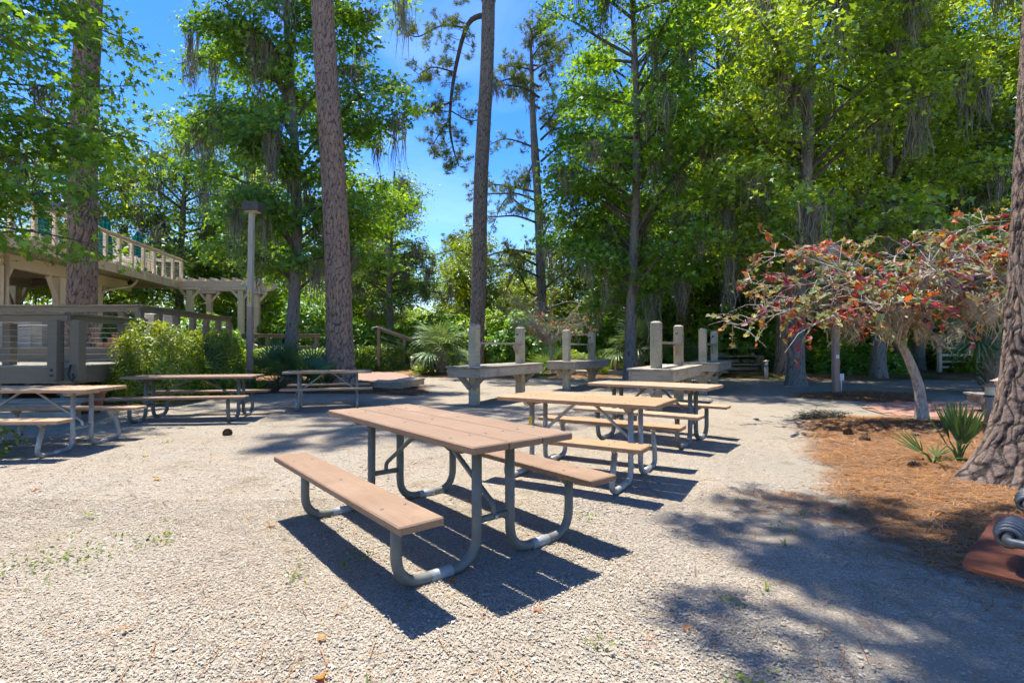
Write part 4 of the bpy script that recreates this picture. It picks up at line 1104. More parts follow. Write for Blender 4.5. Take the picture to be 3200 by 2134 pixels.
# ------------------------------------------------------------------ pines
def tufts(C, D, ln, rs, n=16, w=.009, brown=.08, lite=.5):
    """needle tufts at C pointing along D"""
    m = len(C); idx = np.repeat(np.arange(m), n); d = unit(unit(D)[idx] * .55 + rs.normal(size=(m * n, 3)) * .62)
    L = ln * rs.uniform(.6, 1.15, m * n); s = unit(np.cross(d, rs.normal(size=(m * n, 3))))
    b = C[idx] + rs.normal(0, .03, (m * n, 3))
    V = np.stack([b - s * w, b + s * w, b + d * L[:, None]], 1).reshape(-1, 3)
    cl = rs.random(m); col = greens(m * n, rs, (.06, .115, .02), (.15, .23, .035), (.36, .42, .06), np.clip(cl * 1.2 * lite * 2, 0, 1)[idx])
    bt = (rs.random(m) < brown)[idx]; col[bt] = np.array([.24, .135, .05]) * rs.uniform(.6, 1.2, (bt.sum(), 1))
    return V, np.arange(m * n * 3).reshape(-1, 3), np.repeat(col, 3, 0)

def pine_crown(rs, limbs, density=9, ln=.24, w=.010):
    """limbs: list of polylines; returns branches mesh, crown mesh, points for moss"""
    paths = []; C = []; D = []; MP = []
    for pts, r0 in limbs:
        P = smooth_path(pts, 5); n = len(P); paths.append((P, [max(.012, r0 * (1 - .85 * i / n)) for i in range(n)]))
        Lt = sum((P[i + 1] - P[i]).length for i in range(n - 1))
        for i in range(max(1, n // 5), n):
            MP.append(np.array(P[i]))
            for k in range(max(1, int(density * Lt / n * .5 + rs.random()))):
                t0 = P[min(i + 1, n - 1)] - P[i - 1]; side = Vector(rs.normal(size=3)).cross(t0).normalized()
                L2 = rs.uniform(.35, 1.0) * (1.15 - .4 * i / n)
                q = [P[i], P[i] + side * L2 * .5 + t0.normalized() * .15 * L2, P[i] + side * L2 * .85 + t0.normalized() * .35 * L2 + Vector((0, 0, .15 * L2))]
                paths.append((q, [.016, .012, .007]))
                for u in (.55, .75, .95, 1.0):
                    a = q[1].lerp(q[2], (u - .5) * 2); dr = (q[2] - q[1]).normalized()
                    for _ in range(2): C.append(np.array(a) + rs.normal(0, .10, 3)); D.append(np.array(dr) + rs.normal(0, .5, 3) + np.array([0, 0, .3]))
    v, f, c = tufts(np.array(C), np.array(D), ln, rs, 15, w * 1.25)
    return tubes(paths, 5), mesh_np('crown', v, [f], c), np.array(MP)

def crown_limbs(rs, n, z0, z1, Rm, cen, bias=None):
    out = []
    for i in range(n):
        z = z0 + (z1 - z0) * (i + rs.random()) / n; a = rs.uniform(0, 2 * PI) if bias is None else rs.normal(bias[0], bias[1])
        L_ = Rm * rs.uniform(.6, 1.05) * (1 - .55 * (z - z0) / (z1 - z0)); c = cen(z); d = Vector((math.cos(a), math.sin(a), 0)); s = Vector((-d.y, d.x, 0)) * rs.normal(0, .12 * L_)
        b = Vector((c[0], c[1], z))
        out.append(([b, b + d * L_ * .35 + Vector((0, 0, .12 * L_)), b + d * L_ * .7 + s + Vector((0, 0, .16 * L_)), b + d * L_ + s * 1.6 + Vector((0, 0, .22 * L_))], .045 + .012 * L_))
    return out

def pine(label, base, top, ztop, r0, r1, H, seed, m, limbs=None, nl=22, cz=(.68, 1.0), Rm=4.2, rows=None, nu=120, cw=.115, ch=.27, depth=.020, flare=(.12, .5), lobes=0, moss_n=0, dens=9, zb=0, ew=.42, deep=0., flat=False):
    rs = np.random.default_rng(seed)
    slope = ((top[0] - base[0]) / ztop, (top[1] - base[1]) / ztop)
    cen = lambda z: (slope[0] * z + .04 * math.sin(z * .55 + seed), slope[1] * z)
    rad = lambda z: r0 + (r1 - r0) * min(z, ztop) / ztop if z < ztop else max(.05, r1 * (1 - (z - ztop) / (H - ztop)) + .04)
    T = thing('pine_tree', label, 'pine tree', (base[0], base[1], zb), 0, 'tall pines')
    if rows is None: rows = np.concatenate([np.arange(-.25, 1.2, .05), np.arange(1.2, ztop + 1, .055), np.linspace(ztop + 1.1, H, 12)])
    ob('trunk', bark_trunk(cen, rad, H, nu, rows, cw, ch, depth, seed, flare, lobes, ew, deep, flat), m, T)
    ls = (limbs or []) + crown_limbs(rs, nl, H * cz[0], H * cz[1] - .5, Rm, cen)
    br, cr_, mp_ = pine_crown(rs, ls, dens)
    ob('branches', br, MT['twig'], T); ob('crown', cr_, MT['needle'], T)
    if moss_n:
        k = rs.integers(0, len(mp_), moss_n); tag(ob('moss', moss_mesh(mp_[k], rs.uniform(.4, 1.3, moss_n), rs), MT['moss'], T), kind='stuff')
    return T
P2 = pine('huge pine trunk standing behind the narrow tan picnic table', (-5.15, 15.8), (-5.78, 15.8), 11.9, .40, .325, 25, 5, MT['bark_pine'], flare=(.15, .55), lobes=5, zb=.1, Rm=5.2, nl=24, dens=13)
P3l = [([(0.55, 0, 17.0), (-.35, .1, 16.6), (-1.0, .3, 14.4), (-1.25, .4, 12.2), (-1.1, .4, 10.9), (-.8, .3, 9.9)], .14),
       ([(-1.0, .3, 14.4), (-2.0, .2, 14.6), (-2.7, .1, 14.2)], .05), ([(-1.2, .4, 13.0), (-2.2, .3, 12.6), (-2.9, .2, 12.3)], .05), ([(-.3, .1, 16.4), (-1.6, .2, 16.6), (-2.9, .1, 16.0), (-3.8, 0, 16.9)], .06), ([(-1.25, .4, 12.2), (-1.9, .5, 11.3), (-2.2, .6, 10.8)], .04), ([(-1.2, .4, 12.6), (-.3, .6, 12.2), (.3, .7, 12.4)], .04)]
P3 = pine('slim tall grey pine just left of centre with a drooping limb', (-1.76, 24.5), (-1.12, 24.5), 17.6, .365, .31, 28, 6, MT['bark_grey'], limbs=P3l, flare=(.10, .5), zb=.05, moss_n=8, dens=16, Rm=4.6, nl=20)
P1 = pine('pine trunk rising through the left deck with a strapped floodlight', (-12.1, 14.5), (-11.9, 14.5), 11.5, .365, .30, 24, 7, MT['bark_pine'], flare=(.08, .5), Rm=4.2, nl=16)
rows = np.concatenate([np.arange(-.3, 1.8, .017), np.arange(1.8, 4.9, .022), np.linspace(5, 22, 30)])
P4_shade_limbs = []  # unseen limbs above the frame, added to cast shade on the lower right gravel
rs = np.random.default_rng(77)
for i in range(17):
    a = rs.normal(3.05, .17); z = rs.uniform(8.5, 11.5); L_ = rs.uniform(3.8, 6.3); d = Vector((math.cos(a), math.sin(a), 0)); b = Vector((.07 * z, 0, z))
    P4_shade_limbs.append(([b, b + d * L_ * .4 + Vector((0, 0, .3)), b + d * L_ * .75 + Vector((0, 0, .2)), b + d * L_ + Vector((0, 0, -.1))], .07))
P4 = pine('big close pine with deep plated bark leaning at the right edge', (4.55, 4.5), (4.89, 4.5), 4.5, .31, .275, 22, 8, MT['bark_near'], limbs=P4_shade_limbs, rows=rows, nu=260, cw=.062, ch=.17, depth=.005, ew=.34, deep=.016, flat=True, flare=(.27, .38), lobes=4, zb=.03, Rm=3.5, nl=12, dens=12)
MPl = []
rs = np.random.default_rng(78)
for i in range(26):
    z = 3.5 + i * .66; a = rs.uniform(0, 2 * PI) if i % 3 else (PI if i % 2 else 0) + rs.normal(0, .4); L_ = rs.uniform(2.2, 5.2) * (1 - .45 * max(0, z - 10) / 11); d = Vector((math.cos(a), math.sin(a), 0)); b = Vector((.0 - .02 * z, 0, z))
    kx = rs.normal(0, .5)
    MPl.append(([b, b + d * L_ * .35 + Vector((kx * .3, 0, .5)), b + d * L_ * .7 + Vector((kx, 0, .4 + rs.normal(0, .5))), b + d * L_ + Vector((kx, 0, rs.normal(-.2, .8)))], .085))
pine('sparse crooked pine behind the centre stands, moss hanging from bare limbs', (2.05, 32), (1.5, 32), 12, .36, .24, 21.5, 9, MT['bark_grey'], limbs=MPl, nl=6, cz=(.8, 1), Rm=2.5, moss_n=60, dens=7, rows=np.arange(-.2, 21.4, .16), nu=40, cw=.12, ch=.22)
pine('reddish pine trunk rooted in straw behind the right lamp, moss above', (12.15, 23.1), (12.3, 23.1), 14, .36, .27, 24, 10, MT['bark_pine'], nl=16, moss_n=30, rows=np.arange(-.2, 23.8, .12), nu=48)
pine('straight dark pine trunk between the gum trees behind the right stands', (8.9, 27.2), (9.0, 27.2), 16, .38, .28, 25, 12, MT['bark_grey'], nl=16, moss_n=20, rows=np.arange(-.2, 24.8, .14), nu=48)

t = thing('floodlight', 'grey floodlight strapped to the pine trunk beside the terrace', 'floodlight', (-12.0, 14.5, 5.28), 0)
mb = MB(); mb.tube([(.36 * math.cos(2 * PI * k / 20), .36 * math.sin(2 * PI * k / 20), .01 * math.sin(k)) for k in range(21)], .012, 6, False); ob('strap', mb.mesh('strap', True), MT['lamp_grey'], t)
mb = MB(); mb.tube([(-.36, -.1, 0), (-.45, -.15, -.02), (-.62, -.2, -.12), (-.78, -.22, -.2)], [.03, .11, .15, .06], 12); ob('housing', mb.mesh('housing', True), MT['lamp_grey'], t)

# ------------------------------------------------------------------ sweetgums and other broadleaf trees
def gum_parts(seed, H, Rm, z0, nl, per, tmpl, size, cols, moss_n=40, up=.42, spray=.15, az=None, r0=.23, leafhi=1., fill=1.0, mossL=(.5, 2.5), zmax=None, step=.55, thick=1.):
    rs = np.random.default_rng(seed); paths = []; Cc = []; Ax = []; MP = []
    cen = lambda z: np.array([.18 * math.sin(z * .35 + seed), .18 * math.cos(z * .3 + seed * 2) - .18])
    for i in range(nl):
        u = (i + rs.random()) / nl; z = z0 + (H - .8 - z0) * u ** 1.15
        a = rs.uniform(0, 2 * PI) if az is None or rs.random() < .12 else rs.normal(az[0], az[1])
        prof = (.62 + .5 * math.sin(min(1, u * 1.5 + .18) * PI * .62)) * (1 - .62 * u ** 2.6)
        L_ = Rm * prof * rs.uniform(.62, 1.12); d = np.array([math.cos(a), math.sin(a), 0]); s = np.array([-d[1], d[0], 0])
        c = cen(z); b = np.array([c[0], c[1], z]); sw = rs.normal(0, .16) * L_; rise = up * L_ * rs.uniform(.3, 1.4); droop = rs.uniform(-.18, .10) * L_
        P = smooth_path([b, b + d * L_ * .33 + np.array([0, 0, rise * .6]), b + d * L_ * .68 + s * sw * .6 + np.array([0, 0, rise]), b + d * L_ + s * sw + np.array([0, 0, rise + droop])], 4)
        n = len(P); paths.append((P, [max(.008, thick * (.03 + .011 * L_) * (1 - .85 * k / n)) for k in range(n)]))
        m = max(3, int(L_ / step * 2.2 * fill))
        for k in range(m):
            t_ = .30 + .70 * (k + rs.random()) / m; p = np.array(P[min(n - 1, int(t_ * (n - 1)))]); off = s * rs.normal(0, .34) * (1.2 - .5 * t_) * L_ ** .5 + np.array([0, 0, rs.normal(0, .20)]) + d * rs.normal(0, .15)
            q = p + off; Cc.append(q); Ax.append(unit(d * .8 + off))
            if rs.random() < .6: paths.append(([p, (p + q) / 2 + np.array([0, 0, .05]), q], [.010, .007, .004]))
            if rs.random() < .3: MP.append(p)
    Cc = np.array(Cc); Ax = np.array(Ax); M_ = len(Cc); idx = np.repeat(np.arange(M_), per); n = len(idx)
    if zmax is not None:
        keepc = (Cc[idx][:, 2] < zmax) | (rs.random(n) < .4); idx = idx[keepc]; n = len(idx)
    C = Cc[idx] + rs.normal(0, 1, (n, 3)) * np.array([.33, .33, spray]); C[:, 2] -= .10 * np.hypot(*(C - Cc[idx])[:, :2].T)
    N = np.array([0, 0, .72]) + rs.normal(0, .52, (n, 3)) + Ax[idx] * .38
    tip = Ax[idx] * .9 + np.array([0, 0, -.45])
    cl = rs.random(M_)[idx]; col = greens(n, rs, *cols, cl)
    v, f, c = leaves(C, N, size, tmpl, col, rs, tip)
    rad = lambda z: max(.03, r0 * (1 - .85 * z / H))
    tr = bark_trunk(lambda z: cen(z), rad, H, 40, np.arange(-.25, H, .11), .05, .22, .010, seed, (.10, .35), 4)
    mo = None
    if moss_n:
        MP = np.array(MP); k = rs.integers(0, len(MP), moss_n); mo = moss_mesh(MP[k], rs.uniform(*mossL, moss_n), rs)
    return tr, tubes(paths, 5), mesh_np('crown', v, [f], c), mo
def tree(name, label, cat, loc, parts, mats, rz=0, scale=None, group=None):
    T = thing(name, label, cat, loc, rz, group, scale)
    ob('trunk', parts[0], mats[0], T); ob('branches', parts[1], MT['twig'], T); ob('crown', parts[2], mats[1], T)
    if parts[3]: tag(ob('moss', parts[3], MT['moss'], T), kind='stuff')
    return T
G1 = ((.06, .15, .018), (.13, .28, .028), (.27, .45, .04))
G2 = ((.09, .175, .018), (.20, .33, .03), (.40, .52, .05))
G3 = ((.07, .15, .02), (.15, .27, .03), (.28, .42, .045))
gb = (MT['bark_gum'], MT['leaf'])
GA = gum_parts(31, 20, 4.1, 2.9, 64, 74, STAR3, .185, G1, 80, zmax=13.0)
GB = gum_parts(32, 19, 4.4, 2.4, 58, 46, STAR3, .185, G1, 80, zmax=14)
GC = gum_parts(33, 21, 4.9, 2.6, 58, 42, STAR3, .195, G2, 110, r0=.26, zmax=16)
gg = 'moss hung sweetgum trees'
tree('sweetgum_tree', 'dense sweetgum directly behind the left lamp post', 'tree', (-7.45, 17.5, .1), GA, gb, 0, (1.02, .52, 1), gg)
s2 = tree('sweetgum_tree', 'sweetgum whose grey trunk stands left of the tallest post stand', 'tree', (4.29, 19.0, 0), GB, gb, 2.0, (.95, .95, 1.0), gg)
tree('sweetgum_tree', 'broad moss draped gum right behind the slender right lamp post', 'tree', (9.74, 17.0, 0), GC, gb, 4.0, None, gg)
s3 = [o for o in SC.objects if o.name.startswith('sweetgum_tree')][-1]
for lab, loc, rz, sc, src in (
    ('gum tree filling the gap left of the dark pine trunk, far back', (6.4, 27.5, 0), 1.1, (1.05, 1.05, 1.0), s2),
    ('gum with dark mossy trunk at the straw edge under the red leaves', (14.6, 20.4, 0), 2.5, (1, 1, 1.05), s3),
    ('leftmost of the cluster of dark trunks behind the red leaved tree', (18.4, 25.0, 0), .3, (.95, .95, 1.05), s2),
    ('middle one of the dark trunk cluster behind the red leaved tree', (20.4, 25.4, 0), 3.3, (1, 1, 1), s3),
    ('gum towering beside the big close pine, behind the pale fence', (24.2, 22.0, 0), 5.1, (1.1, 1.1, 1.1), s3),
    ('tall gum far behind the bleacher bench', (12.6, 31.0, 0), 4.4, (1.15, 1.15, 1.15), s3),
    ('tall gum far behind the shelter roof', (25.5, 33.0, 0), 1.9, (1.2, 1.2, 1.2), s2),
    ('yellow green gum far back above the mossy trunks', (17.8, 34.5, 0), 2.9, (1.25, 1.25, 1.15), s3)):
    dup(src, lab, loc, rz, sc, gg)
# near sweetgum whose limbs reach in from the left
near = gum_parts(36, 13, 5.2, 2.9, 34, 27, STAR, .195, G1, 12, up=.08, spray=.09, az=(.05, .42), r0=.26, fill=1.15, mossL=(.3, .9), step=.5, thick=.5)
tree('sweetgum_tree', 'close sweetgum reaching leafy branches in from the left edge over the deck', 'tree', (-12.4, 8.9, 0), near, gb, 0, None, gg)

OA = gum_parts(41, 11.5, 3.4, 3.2, 52, 26, OVAL, .17, G3, 90, up=.30, r0=.28, mossL=(.6, 2.2))
OB = gum_parts(42, 14, 4.0, 1.2, 60, 34, OVAL, .20, G2, 40, up=.30, spray=.25)
OC = gum_parts(43, 10, 3.6, .6, 50, 34, OVAL, .21, ((.07, .13, .016), (.17, .26, .025), (.33, .40, .04)), 12, up=.35, spray=.28)
OD = gum_parts(44, 13, 3.8, 1.0, 56, 34, OVAL, .20, G3, 60, up=.25, spray=.25)
bgp = 'trees at the back of the grounds'
o1 = tree('live_oak', 'dark moss curtained oak behind the hedge and stair rail', 'tree', (-7.0, 30.5, .1), OA, gb, 0, None, bgp)
o2 = tree('broadleaf_tree', 'bright tree behind the near pergola, left of the lamp post', 'tree', (-15.5, 31.5, 0), OB, gb, .4, None, bgp)
o3 = tree('broadleaf_tree', 'low yellow green tree just behind the drooping limb pine', 'tree', (-3.0, 38, 0), OC, gb, 0, None, bgp)
o4 = tree('broadleaf_tree', 'dark green tree behind the far pergola', 'tree', (-11.0, 40, 0), OD, gb, 0, None, bgp)
for lab, loc, rz, sc, src in (
    ('moss draped oak poking up above the terrace corner', (-18.8, 29.5, 0), 1.0, (1.0, 1.0, 1.28), o1),
    ('yellow green tree above the terrace umbrellas', (-21.5, 26.5, 0), 2.0, (1, 1, .95), o2),
    ('leafy tree behind the lodge at the far left', (-25.5, 23.0, 0), 3.0, (1.1, 1.1, .95), o4),
    ('tree closing the gap between lodge and near pergola', (-18.5, 36.5, 0), 4.0, (1.15, 1.15, 1.0), o4),
    ('round tree beyond the far pergola roof', (-14.8, 43.0, 0), 5.0, (1.0, 1.0, .75), o2),
    ('sunny tree between the big pine and the moss oak', (-9.6, 35.5, 0), 5.5, (.85, .85, .72), o2),
    ('yellow green tree low on the skyline left of centre', (-4.6, 46, 0), .7, (1.1, 1.1, .95), o3),
    ('yellow green tree low on the skyline right of the centre pine', (1.0, 44, 0), 1.7, (1.1, 1.1, 1.0), o3),
    ('small tree behind the farthest post stand', (4.2, 37, 0), 2.7, (1, 1, .95), o3),
    ('dark tree behind the trunk of the middle sweetgum', (7.0, 36, 0), .2, (1, 1, .9), o4),
    ('dark tree deep behind the rail fence', (10.2, 38, 0), 1.2, (1.1, 1.1, 1.0), o4),
    ('dark tree deep behind the bleacher bench', (14.8, 37, 0), 2.2, (1.15, 1.15, 1.1), o4),
    ('dark tree deep behind the mossy trunk cluster', (21.0, 38, 0), 3.2, (1.2, 1.2, 1.15), o4),
    ('dark tree behind the tin roofed shelter', (29.0, 35, 0), 4.2, (1.25, 1.25, 1.2), o4),
    ('leafy tree behind the big close pine', (30.0, 27, 0), 5.2, (1.2, 1.2, 1.2), o2)):
    dup(src, lab, loc, rz, sc, bgp)
# thin far pines on the skyline
fp = []
rs = np.random.default_rng(80)
for i in range(14):
    z = 5 + i * .6; a = rs.uniform(0, 2 * PI); L_ = rs.uniform(1, 2.4) * (1 - .5 * i / 14); d = Vector((math.cos(a), math.sin(a), 0)); b = Vector((0, 0, z)); fp.append(([b, b + d * L_ * .5 + Vector((0, 0, .3)), b + d * L_ + Vector((0, 0, .5))], .04))
f1 = pine('slender far pine on the skyline right of the crooked pine', (7.6, 47), (7.6, 47), 8, .16, .12, 13.5, 13, MT['bark_grey'], limbs=fp, nl=4, Rm=1.4, rows=np.arange(-.2, 13.3, .3), nu=16, dens=7)
dup(f1, 'slender far pine beside its twin behind the smallest stand', (9.4, 46, 0), 1.3, (1, 1, 1.05))
dup(f1, 'short far pine on the skyline just left of the centre trunk', (-5.5, 52, 0), 2.3, (1.3, 1.3, .95))

# far wood behind everything
rs = np.random.default_rng(90); n = 46000
a = rs.uniform(-1.25, 1.25, n); rr = rs.uniform(56, 68, n); X = np.sin(a) * rr; Y = np.cos(a) * rr + 2
hgt = 6.0 + 2.2 * np.sin(X * .21) + 1.6 * np.sin(X * .53 + 1) + 2.5 * (np.abs(X) > 22) * np.clip((np.abs(X) - 22) / 14, 0, 1) * 2
Zc = rs.random(n) ** .8 * hgt
v, f, c = leaves(np.stack([X, Y, Zc], 1), np.array([0, -.5, .8]) + rs.normal(0, .5, (n, 3)), .62, OVAL, greens(n, rs, *G2, .5 + .5 * np.sin(X * .4 + Zc)), rs)
tag(ob('woodland', mesh_np('woodland', v, [f], c), MT['leaf']), 'distant green wood closing the view behind the grounds', 'woodland', kind='stuff')

# ------------------------------------------------------------------ shrubs and hedges
def shrub_mesh(seed, sx, sy, sz, n, size, cols, boxy=.6, tmpl=OVAL):
    rs = np.random.default_rng(seed); d = unit(rs.normal(size=(n, 3))); d[:, 2] = np.abs(d[:, 2]) * 1.1 - .15
    p = 2 + boxy * 4; k = (np.abs(d) ** p).sum(1) ** (-1 / p); d = d * k[:, None]
    lump = 1 + .10 * np.sin(d[:, 0] * 6 + seed) * np.sin(d[:, 1] * 5 + 1) + .07 * np.sin(d[:, 2] * 9 + d[:, 0] * 7)
    rr = (1 - np.abs(rs.normal(0, .13, n))) * lump
    C = d * rr[:, None] * np.array([sx, sy, sz]); C[:, 2] = np.maximum(C[:, 2], .03 + .1 * rs.random(n))
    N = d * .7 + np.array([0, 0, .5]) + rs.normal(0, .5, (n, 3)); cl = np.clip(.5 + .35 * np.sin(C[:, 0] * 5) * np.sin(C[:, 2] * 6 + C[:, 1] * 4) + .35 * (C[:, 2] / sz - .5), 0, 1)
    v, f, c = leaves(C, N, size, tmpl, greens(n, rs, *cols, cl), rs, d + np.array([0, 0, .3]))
    st = []
    for i in range(14):
        e = d[i * 7 % n] * np.array([sx, sy, sz]) * .8; st.append(([(e[0] * .12, e[1] * .12, -.05), (e[0] * .5, e[1] * .5, e[2] * .5), tuple(e)], [.018, .012, .006]))
    return mesh_np('foliage', v, [f], c), tubes(st, 5)
def shrub(name, label, cat, loc, pm, rz=0, scale=None, group=None):
    T = thing(name, label, cat, loc, rz, group, scale); ob('foliage', pm[0], MT['leaf'], T); ob('stems', pm[1], MT['twig'], T); return T
HG = ((.08, .14, .016), (.19, .28, .025), (.40, .44, .04)); HD = ((.065, .14, .02), (.15, .27, .03), (.33, .44, .04))
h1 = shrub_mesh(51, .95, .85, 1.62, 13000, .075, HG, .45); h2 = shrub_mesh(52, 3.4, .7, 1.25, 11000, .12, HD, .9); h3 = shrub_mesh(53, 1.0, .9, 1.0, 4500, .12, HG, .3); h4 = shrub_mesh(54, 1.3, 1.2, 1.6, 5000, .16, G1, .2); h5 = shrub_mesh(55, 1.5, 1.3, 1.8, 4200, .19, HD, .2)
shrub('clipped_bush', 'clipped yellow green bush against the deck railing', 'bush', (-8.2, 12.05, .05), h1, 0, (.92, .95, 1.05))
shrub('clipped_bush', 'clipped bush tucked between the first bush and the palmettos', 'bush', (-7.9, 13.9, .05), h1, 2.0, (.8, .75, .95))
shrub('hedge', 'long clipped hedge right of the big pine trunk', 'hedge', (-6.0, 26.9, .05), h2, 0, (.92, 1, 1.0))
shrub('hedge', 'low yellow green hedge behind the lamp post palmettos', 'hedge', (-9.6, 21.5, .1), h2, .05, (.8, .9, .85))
sg = 'understory shrubs'
hs = shrub('shrub', 'bright yellow shrub between the farthest stand posts', 'shrub', (3.2, 25.3, 0), h3, 0, None, sg)
hb = shrub('shrub', 'bright green azalea clump behind the right lamp post', 'shrub', (15.0, 22.6, 0), h4, 0, (1.5, 1, .85), sg)
hd = shrub('shrub', 'dark shrub filling the shade behind the tallest stand', 'shrub', (6.6, 29, 0), h5, 0, None, sg)
rr_ = random.Random(5)
SHR = [(-13.5, 22.5, hb, 'green shrub by the near pergola posts'), (-10.9, 28.0, hb, 'shrub in front of the far pergola piers'), (-12.6, 28.4, hs, 'small pale shrub under the rocking chairs'),
       (-8.6, 29.4, hb, 'green shrub left of the stair rail'), (-3.9, 29.5, hb, 'shrub behind the sabal palm crown'), (-1.0, 29, hd, 'dark shrub right behind the drooping limb pine'), (.6, 27.5, hb, 'shrub between the pine and the bare little tree'),
       (-2.6, 33, hb, 'tall shrub behind the sabal palm, farther back'), (1.5, 31, hd, 'dark shrub at the foot of the crooked pine'), (4.6, 29.5, hb, 'shrub behind the bare little tree'), (5.9, 32.5, hb, 'pale shrub behind the sweetgum trunk'),
       (3.0, 33.5, hs, 'low yellow shrub deep behind the smallest stand'), (8.2, 30, hb, 'shrub behind the rail fence'), (9.9, 28.2, hd, 'dark shrub behind the sabal by the stands'), (11.5, 28, hd, 'dark shrub behind the bleacher bench'), (13.4, 27.5, hd, 'dark shrub right of the bleacher bench'),
       (16.3, 27, hd, 'dark shrub between the moss trunks'), (18.6, 28.5, hd, 'dark shrub behind the trunk cluster'), (21.5, 29, hd, 'dark shrub beside the shelter'), (20.6, 22.6, hs, 'small shrub at the pale fence end'), (23, 26, hb, 'green shrub behind the pale fence'), (26.5, 26, hd, 'dark shrub at the fence far end'),
       (13.0, 34, hd, 'large shrub in the deep shade behind the gums'), (17, 33, hd, 'large shrub farther back in the right shade'), (28, 31, hd, 'large shrub behind the shelter'), (-16.5, 28, hd, 'dark shrub under the near pergola'), (-20.5, 33, hd, 'dark shrub behind the lodge porch'), (-17.5, 21.8, hd, 'dark shrub beyond the porch columns'),
       (-19.5, 18.5, hd, 'dark shrub seen through the porch'), (-21, 15.5, hb, 'green shrub seen through the porch at left'), (-23.5, 20, hd, 'dark shrub deep behind the porch'), (-22.5, 28.5, hd, 'dark shrub left of the near pergola'), (-6.2, 33.8, hb, 'shrub behind the moss oak trunk'), (-12, 35.5, hd, 'dark shrub behind the far pergola'), (-8.8, 45, hb, 'shrub low on the skyline at left')]
for k, (x, y, src, lab) in enumerate(SHR):
    s_ = rr_.uniform(1.05, 1.5) * (1.35 if y > 27 else 1)
    dup(src, lab, (x, y, 0), rr_.uniform(0, 6.28), (s_, s_, s_ * rr_.uniform(.9, 1.25)), sg)

# ------------------------------------------------------------------ palms and palmettos
def fan_leaf(rs, n, Lf, spread, fold=.10, droop=.25, stiff=1.):
    """one palmate leaf in local space: hastula at origin, facing +z, middle leaflet along +y"""
    V = []; F = []
    for k in range(n):
        a = (k / (n - 1) - .5) * spread; L_ = Lf * (1 - .30 * abs(2 * k / (n - 1) - 1) ** 2) * rs.uniform(.92, 1.05); dr = droop * rs.uniform(.5, 1.5); wd = Lf * .024
        d = np.array([math.sin(a), math.cos(a)]); s = np.array([d[1], -d[0]]); b = len(V)
        for t_, w_ in ((0.04, .5), (.45, 1.15), (.75, .85), (1., .05)):
            z = .12 * Lf * t_ - dr * Lf * t_ ** 3; c = d * L_ * t_
            V += [(*(c - s * wd * w_), z), (c[0], c[1], z + fold * wd * 4 * w_), (*(c + s * wd * w_), z)]
        for j in range(3): q = b + 3 * j; F += [(q, q + 1, q + 4, q + 3), (q + 1, q + 2, q + 5, q + 4)]
    return np.array(V), np.array(F)
def palm_leaves(seed, nf, pet, Lf, elev, n=24, spread=3.9, col0=(.05, .10, .03), col1=(.13, .21, .06), z0=0., droop=.25, az=None):
    rs = np.random.default_rng(seed); out = []; st = []
    for k in range(nf):
        a = k * 2.4 + rs.uniform(-.3, .3) if az is None else rs.uniform(*az); e = rs.uniform(*elev); pl = pet * rs.uniform(.75, 1.15); d = np.array([math.cos(a) * math.cos(e), math.sin(a) * math.cos(e), math.sin(e)])
        base = np.array([0, 0, z0 + rs.uniform(-.1, .1) * (z0 > 0)]); h_ = base + d * pl + np.array([0, 0, -.05 * pl]); st.append(([base, base + d * pl * .5 + np.array([0, 0, .04]), h_], [.014, .011, .008]))
        v, f = fan_leaf(rs, n, Lf * rs.uniform(.85, 1.1), spread, droop=droop)
        y = unit(d + np.array([0, 0, -.25])); x = unit(np.cross(y, np.array([0, 0, 1.]))); z = np.cross(x, y); tl = rs.normal(0, .35); x2 = x * math.cos(tl) + z * math.sin(tl); z2 = np.cross(x2, y)
        c = rs.random(); col = np.array(col0) * (1 - c) + np.array(col1) * c; cc = np.repeat(col[None], len(v), 0) * rs.uniform(.85, 1.15, (len(v), 1))
        out.append((h_ + v[:, :1] * x2 + v[:, 1:2] * y + v[:, 2:] * z2, f, cc))
    v, f, c = merge(out); return mesh_np('fronds', v, [f], c), tubes(st, 5)
def palmetto(label, loc, pm, rz=0, scale=None, name='palmetto', cat='palmetto'):
    T = thing(name, label, cat, loc, rz, 'palmettos in the beds', scale); ob('fronds', pm[0], MT['palm'], T); ob('stalks', pm[1], MT['palm_stalk'], T); return T
MT['palm_stalk'] = twig('palm_stalk', (.06, .11, .03), (.14, .20, .06))
pA = palm_leaves(61, 11, .75, .62, (.5, 1.35), 26, 4.0, (.05, .11, .05), (.12, .20, .085), droop=.10)
pB = palm_leaves(62, 9, .45, .58, (.35, 1.3), 24, 3.6, (.065, .13, .045), (.15, .23, .075), droop=.12)
palmetto('blue green palmetto left of the lamp post behind the rose topped table', (-8.05, 13.2, .1), pA, .4, 1.25)
palmetto('palmetto fans right of the lamp post, below the sweetgum trunk', (-6.9, 15.3, .12), pA, 2.0, 1.15)
palmetto('palmetto fans touching the big pine trunk at its left', (-6.05, 15.1, .12), pB, 1.0, 1.45)
palmetto('palmetto clump between the clipped bush and lamp post', (-8.9, 14.6, .1), pB, 3.0, 1.4)
palmetto('palmetto behind the fourth stand at the straw edge', (8.3, 22.6, .05), pB, 3.0, 1.9)
palmetto('palmetto low behind the smallest stand', (2.1, 24.6, .05), pB, 5.0, 1.7)
palmetto('palmetto deep between the mossy trunks', (17.0, 23.0, .05), pB, 2.0, 1.6)
palmetto('palmetto behind the mossy trunk near the bleacher bench', (13.3, 24.5, .05), pB, 4.0, 1.6)
pN = palm_leaves(64, 9, .30, .50, (.95, 1.52), 8, .95, (.04, .085, .028), (.085, .15, .045), droop=.03)
palmetto('young upright palmetto against the big close pine', (4.6, 5.35, .08), pN, .4, .85)
